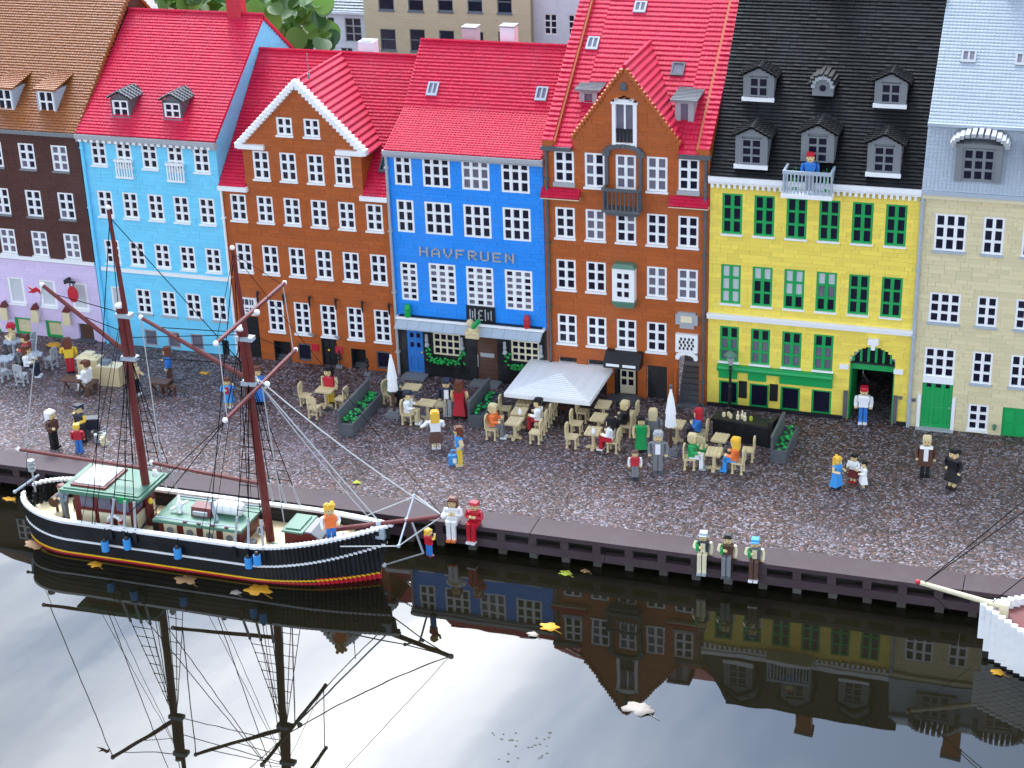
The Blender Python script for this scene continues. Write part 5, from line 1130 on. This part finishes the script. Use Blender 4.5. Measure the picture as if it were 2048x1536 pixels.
Fg(1706, 964, -20, 'child toy figure in white shirt and maroon shorts facing the crouching figure', 'white', 'maroon', 'red_coat', 'black', s=.70, skirt='short', arms=('fwd', 'fwd'))
Fg(1726, 976, -70, 'child toy figure in white shirt with black hair beside the crouching figure', 'white', 'white', 'grey', 'black', s=.68, skirt='short', arms=('fwd', 'fwd'))
Fg(1849, 952, 5, 'toy figure in long open brown coat, white shirt and black trousers', 'white', 'black', 'black', 'beige', 'short', coat='jacket_brown')
Fg(1904, 976, -30, 'toy figure in black dress with black hair near the brown-coated figure', 'black', 'black', 'black', 'black', 'short', skirt='short', arms=('hip', 'down'), s=.97)
Q = QY+16
def onquay(px, py): return (FP(px, py, QY)[0], Q, 5)
Fg(0, 0, 5, 'toy figure in white sitting on the quay edge beside the red-dressed one', 'white', 'white', 'orange', 'hair_brown', 'long', sit=0, skirt='short', xyz=(FP(902, 1070, QY-10)[0], Q-8, 5), arms=('in', 'in'), leg_down=35, s=.97)
Fg(0, 0, -5, 'toy figure in a red dress and red cap sitting on the quay edge', 'red_coat', 'red_coat', 'white', 'hair_brown', hat=('red_coat', 'beret'), sit=0, skirt='short', xyz=(FP(945, 1075, QY-10)[0], Q-8, 5), arms=('in', 'in'), leg_down=35, s=.94)
for px, lab, tp, lg, sh_, hr, ht_ in ((1403, 'toy figure in black waistcoat and cream trousers sitting on the quay edge', 'navy', 'cream', 'light_grey', 'light_grey', ('roof_grey', 'cap')),
        (1452, 'toy figure in brown jumper and grey trousers sitting on the quay edge', 'jacket_brown', 'suit_grey', 'dark_grey', 'black', None), (1507, 'toy figure in sky blue cap and brown trousers sitting on the quay edge', 'dark_grey', 'jacket_brown', 'white', 'light_grey', ('sky_blue', 'cap'))):
    X = FP(px, 1105, QY-10)[0]; Fg(0, 0, 4, lab, tp, lg, sh_, hr, hat=ht_, sit=0, xyz=(X, Q-10, 5), sleeve='cream', leg_down=37, arms=('in', 'down'), apron='cream' if tp != 'jacket_brown' else None, s=.9)
    o = MB().lathe([(3, 20), (3, 31), (1.3, 34), (1.3, 41)], 8, (X-8, Q-27)).build('bottle', 'green'); tag(o, 'green bottle held by the %s figure on the quay edge' % {1403: 'black-waistcoated', 1452: 'brown-jumpered', 1507: 'sky blue capped'}[px], 'bottle', 'bottles of the figures on the quay')
x, z = FP(1632, 372, -14); Fg(0, 0, 10, 'toy figure with red hair and blue shirt standing on the roof balcony', 'mid_blue', 'light_grey', 'white', 'red_coat', 'short', xyz=(-524, -18, 521), s=.93, arms=('down', 'down'))
Fg(0, 0, 35, 'toy figure with curly yellow hair, orange shirt and blue trousers on the foredeck', 'orange', 'mid_blue', 'mid_blue', 'hair_yellow', 'curly', xyz=(FP(664, 1082, -846)[0], -846, 22), sleeve='white', arms=('down', 'fwd'), s=.95)
Fg(0, 0, -30, 'toy figure in grey-blue overalls and dark cap on the ship stern deck', 'slate', 'slate', 'hair_brown', 'hair_brown', hat=('maroon', 'beret'), xyz=(FP(133, 1034, -842)[0], -842, -3), s=.86, arms=('fwd', 'in'))
Fg(0, 0, 150, 'child toy figure in red shirt and blue trousers clinging to the bowsprit chain', 'red_coat', 'mid_blue', 'maroon', 'hair_yellow', xyz=(FP(860, 1112, CYB)[0], CYB-2, FP(860, 1112, CYB)[1]), s=.66, arms=('up', 'up'), sleeve='yellow_cloth')
# hand-held and standing things
def simple(name, b, m, label, cat, group=None): return tag(b.build(name, m), label, cat, group)
x, y = G(912, 926); bg_ = local_thing('shopping_bag', 'blue bag with white front standing at the feet of the blue-topped figure', 'bag', (x, y-6, 0), .3); MB().box(-13, 13, -5, 5, 0, 22).build('bag_body', 'sky_blue', bg_); MB().box(-4, 4, -6, -4.9, 5, 16).build('bag_print', 'white', bg_); MB().box(-8, -6, -2, 2, 22, 32).box(6, 8, -2, 2, 22, 32).box(-8, 8, -2, 2, 32, 34).build('bag_handle', 'sky_blue', bg_)
x, y = G(203, 884); c = local_thing('suitcase', 'light grey case standing beside the black-waistcoated figure', 'suitcase', (x, y, 0), .5); MB().box(-14, 14, -6, 6, 1, 20).build('case_body', 'light_grey', c); MB().box(-5, 5, -2, 2, 20, 25).build('case_handle', 'grey', c); MB().box(-15, 15, -7, 7, 9, 11).build('case_band', 'grey', c)
x, y = G(186, 868); c = local_thing('barrel_organ', 'dark barrel organ cart beside the black-waistcoated figure', 'cart', (x, y, 0), .4); MB().box(-16, 16, -9, 9, 14, 38).build('organ_box', 'navy', c); MB().box(-18, 18, -11, 11, 38, 41).build('organ_lid', 'dark_grey', c); [MB().cyl((sx*11, -10, 8), (sx*11, 10, 8), 8, 8, 12).build('wheel', 'dark_grey', c) for sx in (-1, 1)]
x, y = G(209, 890); d = local_thing('toy_dog', 'small cream toy dog sitting in front of the barrel organ', 'toy dog', (x, y, 0), -.3); MB().fru((0, 2), 0, 14, (5, 7), (4, 4.5)).box(-4.4, -1, -7, -3, 0, 9).box(1, 4.4, -7, -3, 0, 9).box(-1.5, 1.5, 8, 13, 1, 4).build('dog_body', 'cream', d); MB().box(-4.5, 4.5, -7, 2, 13.5, 21).box(-2.5, 2.5, -11, -7, 14, 17.5).box(-5, -2.5, -2, 1, 21, 25).box(2.5, 5, -2, 1, 21, 25).build('dog_head', 'cream', d)
for px, py, an, lab in ((184, 752, 0, 'beige brick market counter piled with cream goods, beside the yellow-shirted figure'), (226, 768, 0, 'beige brick market counter with grey box on top, behind the ship mast')):
    x, y = G(px, py); c = local_thing('market_counter', lab, 'counter', (x, y, 0), .05+an)
    for k in range(5): MB().box(-27, 27, -15+.2*(k % 2), 15-.2*(k % 2), k*9.6+.2, k*9.6+9.4).build('course', 'beige', c)
    MB().box(-29, 29, -17, 17, 48, 51).build('counter_top', 'cream', c)
    if px < 200: MB().box(-20, 4, -10, 8, 51, 57).box(-12, 12, -8, 10, 57, 62).box(6, 22, -12, 4, 51, 56).build('goods', 'cream', c)
    else: MB().box(-22, -2, -10, 10, 51, 60).build('goods', 'slate', c)
for px, py, lab in ((148, 782, 'dark brown plank table beside the figure dressed in white'), (322, 786, 'dark brown plank table before the blue-jacketed figure')):
    x, y = G(px, py); c = local_thing('plank_table', lab, 'table', (x, y, 0), .05)
    for k in range(4): MB().box(-26, 26, -16+k*8+.3, -8+k*8-.3, 28, 32).build('plank', 'jacket_brown', c)
    for sx in (-20, 20): MB().bar((sx, -14, 0), (sx, 6, 28), 4).bar((sx, 14, 0), (sx, -6, 28), 4).build('trestle', 'jacket_brown', c)
for px, py, lab in ((184, 786, 'dark brown bench under the figure dressed in white'), (338, 788, 'dark brown bench beside the plank table with the blue-jacketed figure')):
    x, y = G(px, py); c = local_thing('bench', lab, 'bench', (x, y, 0), 1.5 if px < 200 else .05); MB().box(-20, 20, -7, 7, 20, 23.6).build('seat', 'jacket_brown', c); [MB().box(sx-2, sx+2, -6, 6, 0, 20).build('leg', 'jacket_brown', c) for sx in (-15, 15)]
for px, py, lab, m_ in ((1038, 838, 'x', 'white'),): pass
cups = {(1040, 850): 'white coffee pot on a table under the canopy', (1187, 889): 'white coffee pot on a table of the row of three'}
for (px, py), lab in cups.items():
    x, y = G(px, py-22, 43); simple('coffee_pot', MB().lathe([(4, 43), (4.6, 47), (3, 53), (1, 56)], 8, (x, y)), 'white', lab, 'pot')
x, y = G(1403, 906, 26); simple('green_box', MB().box(x-8, x+8, y-6, y+6, 26, 36), 'green', 'green box lying on a beige chair before the bar', 'box')
for px, py, lab in ((1096, 748, 0),) if False else ():
    pass
bk = local_thing('bucket', 'orange bucket held by the curly yellow-haired figure on the foredeck', 'bucket', (FP(688, 1075, -852)[0], -852, 12)); MB().lathe([(6, 14), (8.5, 32)], 10).build('bucket_body', 'orange', bk); MB().cyl((-8, 0, 31), (0, 0, 42), .9).cyl((8, 0, 31), (0, 0, 42), .9).build('bucket_handle', 'grey', bk)
for px, lab in ((668, 0), (723, 1)): pass
for px, py in ((680, 727), (736, 742)):
    x, y = G(px, py+8); p_ = local_thing('topiary', 'small dark potted plant outside the brown house, %s the black door' % ('beside' if px < 700 else 'past the cellar steps from'), 'plant', (x, y, 0), group='dark potted plants'); MB().box(-8, 8, -6, 6, 0, 7).build('pot', 'grey', p_); MB().cyl((0, 0, 7), (0, 0, 22), 1.5).sph((0, 0, 24), 5.5).sph((0, 0, 34), 4.5).sph((0, 0, 42), 3).build('foliage', 'shop_black', p_)
# hanging signs on the lavender front
sg_ = thing('hanging_sign', 'red oval sign hanging from a black arm on the lavender house', 'sign', (-2330, -20, 130))
MB().box(-2350, -2344, -24, -.3, 158, 168).box(-2346, -2318, -26, -21, 162, 167).build('sign_arm', 'black', sg_); b = MB(); b.prism([(-2328+14*math.cos(k*math.pi/8)*(1+.04*(k % 2)), 133+21*math.sin(k*math.pi/8)*(1+.04*(k % 2))) for k in range(16)], -26, -22, 'y'); b.build('sign_disc', 'red_coat', sg_); MB().box(-2334, -2332, -25, -23, 152, 163).box(-2325, -2323, -25, -23, 152, 163).build('sign_hanger', 'black', sg_)
for i, px in enumerate((70, 133, 8)):
    X, Z = FP(px, 632+(px-70)*.08, -12); s_ = thing('menu_board', 'cream board with brown top on the lavender wall, %s from the red oval sign' % ('second', 'first', 'third')[i], 'sign', (X, -10, Z), group='cream boards on the lavender wall')
    MB().box(X-10, X+10, -14, -10, Z-18, Z+17).build('board', 'tan', s_); MB().prism([(X-10, Z+17.2), (X+10, Z+17.2), (X+2, Z+33)], -16, -.3, 'y').build('board_bracket', 'maroon', s_)
# fallen leaves
LV = [leaf_mesh(1000*a, f, 15, False) for a, f in ((.016, .35), (.013, .6), (.020, .2))]
words = {}
def leaf(px, py, z, m, size, label):
    x, y = G(px, py, z); b = MB(); n = 15; pts = []
    for i in range(n): t = 2*math.pi*i/n; q = size*(1+.22*math.cos(5*t+size)+.12*math.cos(3*t+px)); pts.append((x+q*math.cos(t), y+q*.75*math.sin(t), z+1.2+1.6*math.sin(2*t+px)))
    b.add([(x, y, z+.8)]+pts+[(x, y, z+.2)]+[(u, v, w_-.5) for u, v, w_ in pts], [(0, 1+i, 1+(i+1) % n) for i in range(n)]+[(n+1, n+2+(i+1) % n, n+2+i) for i in range(n)]+[(1+i, n+2+i, n+2+(i+1) % n, 1+(i+1) % n) for i in range(n)])
    b.cyl((x+size*.6, y-size*.3, z+.8), (x+size*1.6, y-size*.9, z+1.2), .5, .4, 4)
    tag(b.build('fallen_leaf', m, smooth=True), label, 'leaf')
leaf(72, 1090, ZW, 'leaf_tan', 24, 'large tan fallen leaf floating under the ship stern'); leaf(100, 1093, ZW, 'leaf_yellow', 10, 'small yellow leaf floating beside the large tan leaf under the stern'); leaf(192, 1130, ZW, 'leaf_yellow', 15, 'small brown leaf floating against the hull aft')
leaf(372, 1160, ZW, 'leaf_tan', 22, 'curled tan leaf floating beside the hull amidships'); leaf(470, 1186, ZW, 'leaf_grey', 11, 'round pale leaf floating beside the bright yellow leaf'); leaf(515, 1180, ZW, 'leaf_yellow', 26, 'bright yellow leaf floating beside the hull')
leaf(20, 998, ZW, 'leaf_yellow', 14, 'yellow leaf floating behind the ship stern'); leaf(1130, 1147, ZW, 'leaf_lime', 13, 'lime green leaf floating at the foot of the quay wall'); leaf(1172, 1143, ZW, 'leaf_tan', 9, 'small brown leaf floating at the foot of the quay wall')
leaf(1098, 1255, ZW, 'leaf_yellow', 18, 'golden brown leaf floating in the middle of the water'); leaf(1066, 1270, ZW, 'leaf_grey', 11, 'small grey leaf floating beside the golden brown leaf'); leaf(1278, 1418, ZW, 'leaf_grey', 26, 'large curled grey leaf floating on the sky reflection'); leaf(1996, 1346, ZW, 'leaf_yellow', 12, 'brown leaf floating beside the white boat')
leaf(410, 746, 0, 'leaf_yellow', 12, 'orange fallen leaf lying on the gravel before the light blue house'); leaf(714, 966, 0, 'leaf_lime', 9, 'small dull leaf lying on the gravel near the ship bow')
x, z = FP(104, 672, -8); leaf(106, 690, 6, 'leaf_yellow', 20, 'large orange leaf lying against the lavender house')
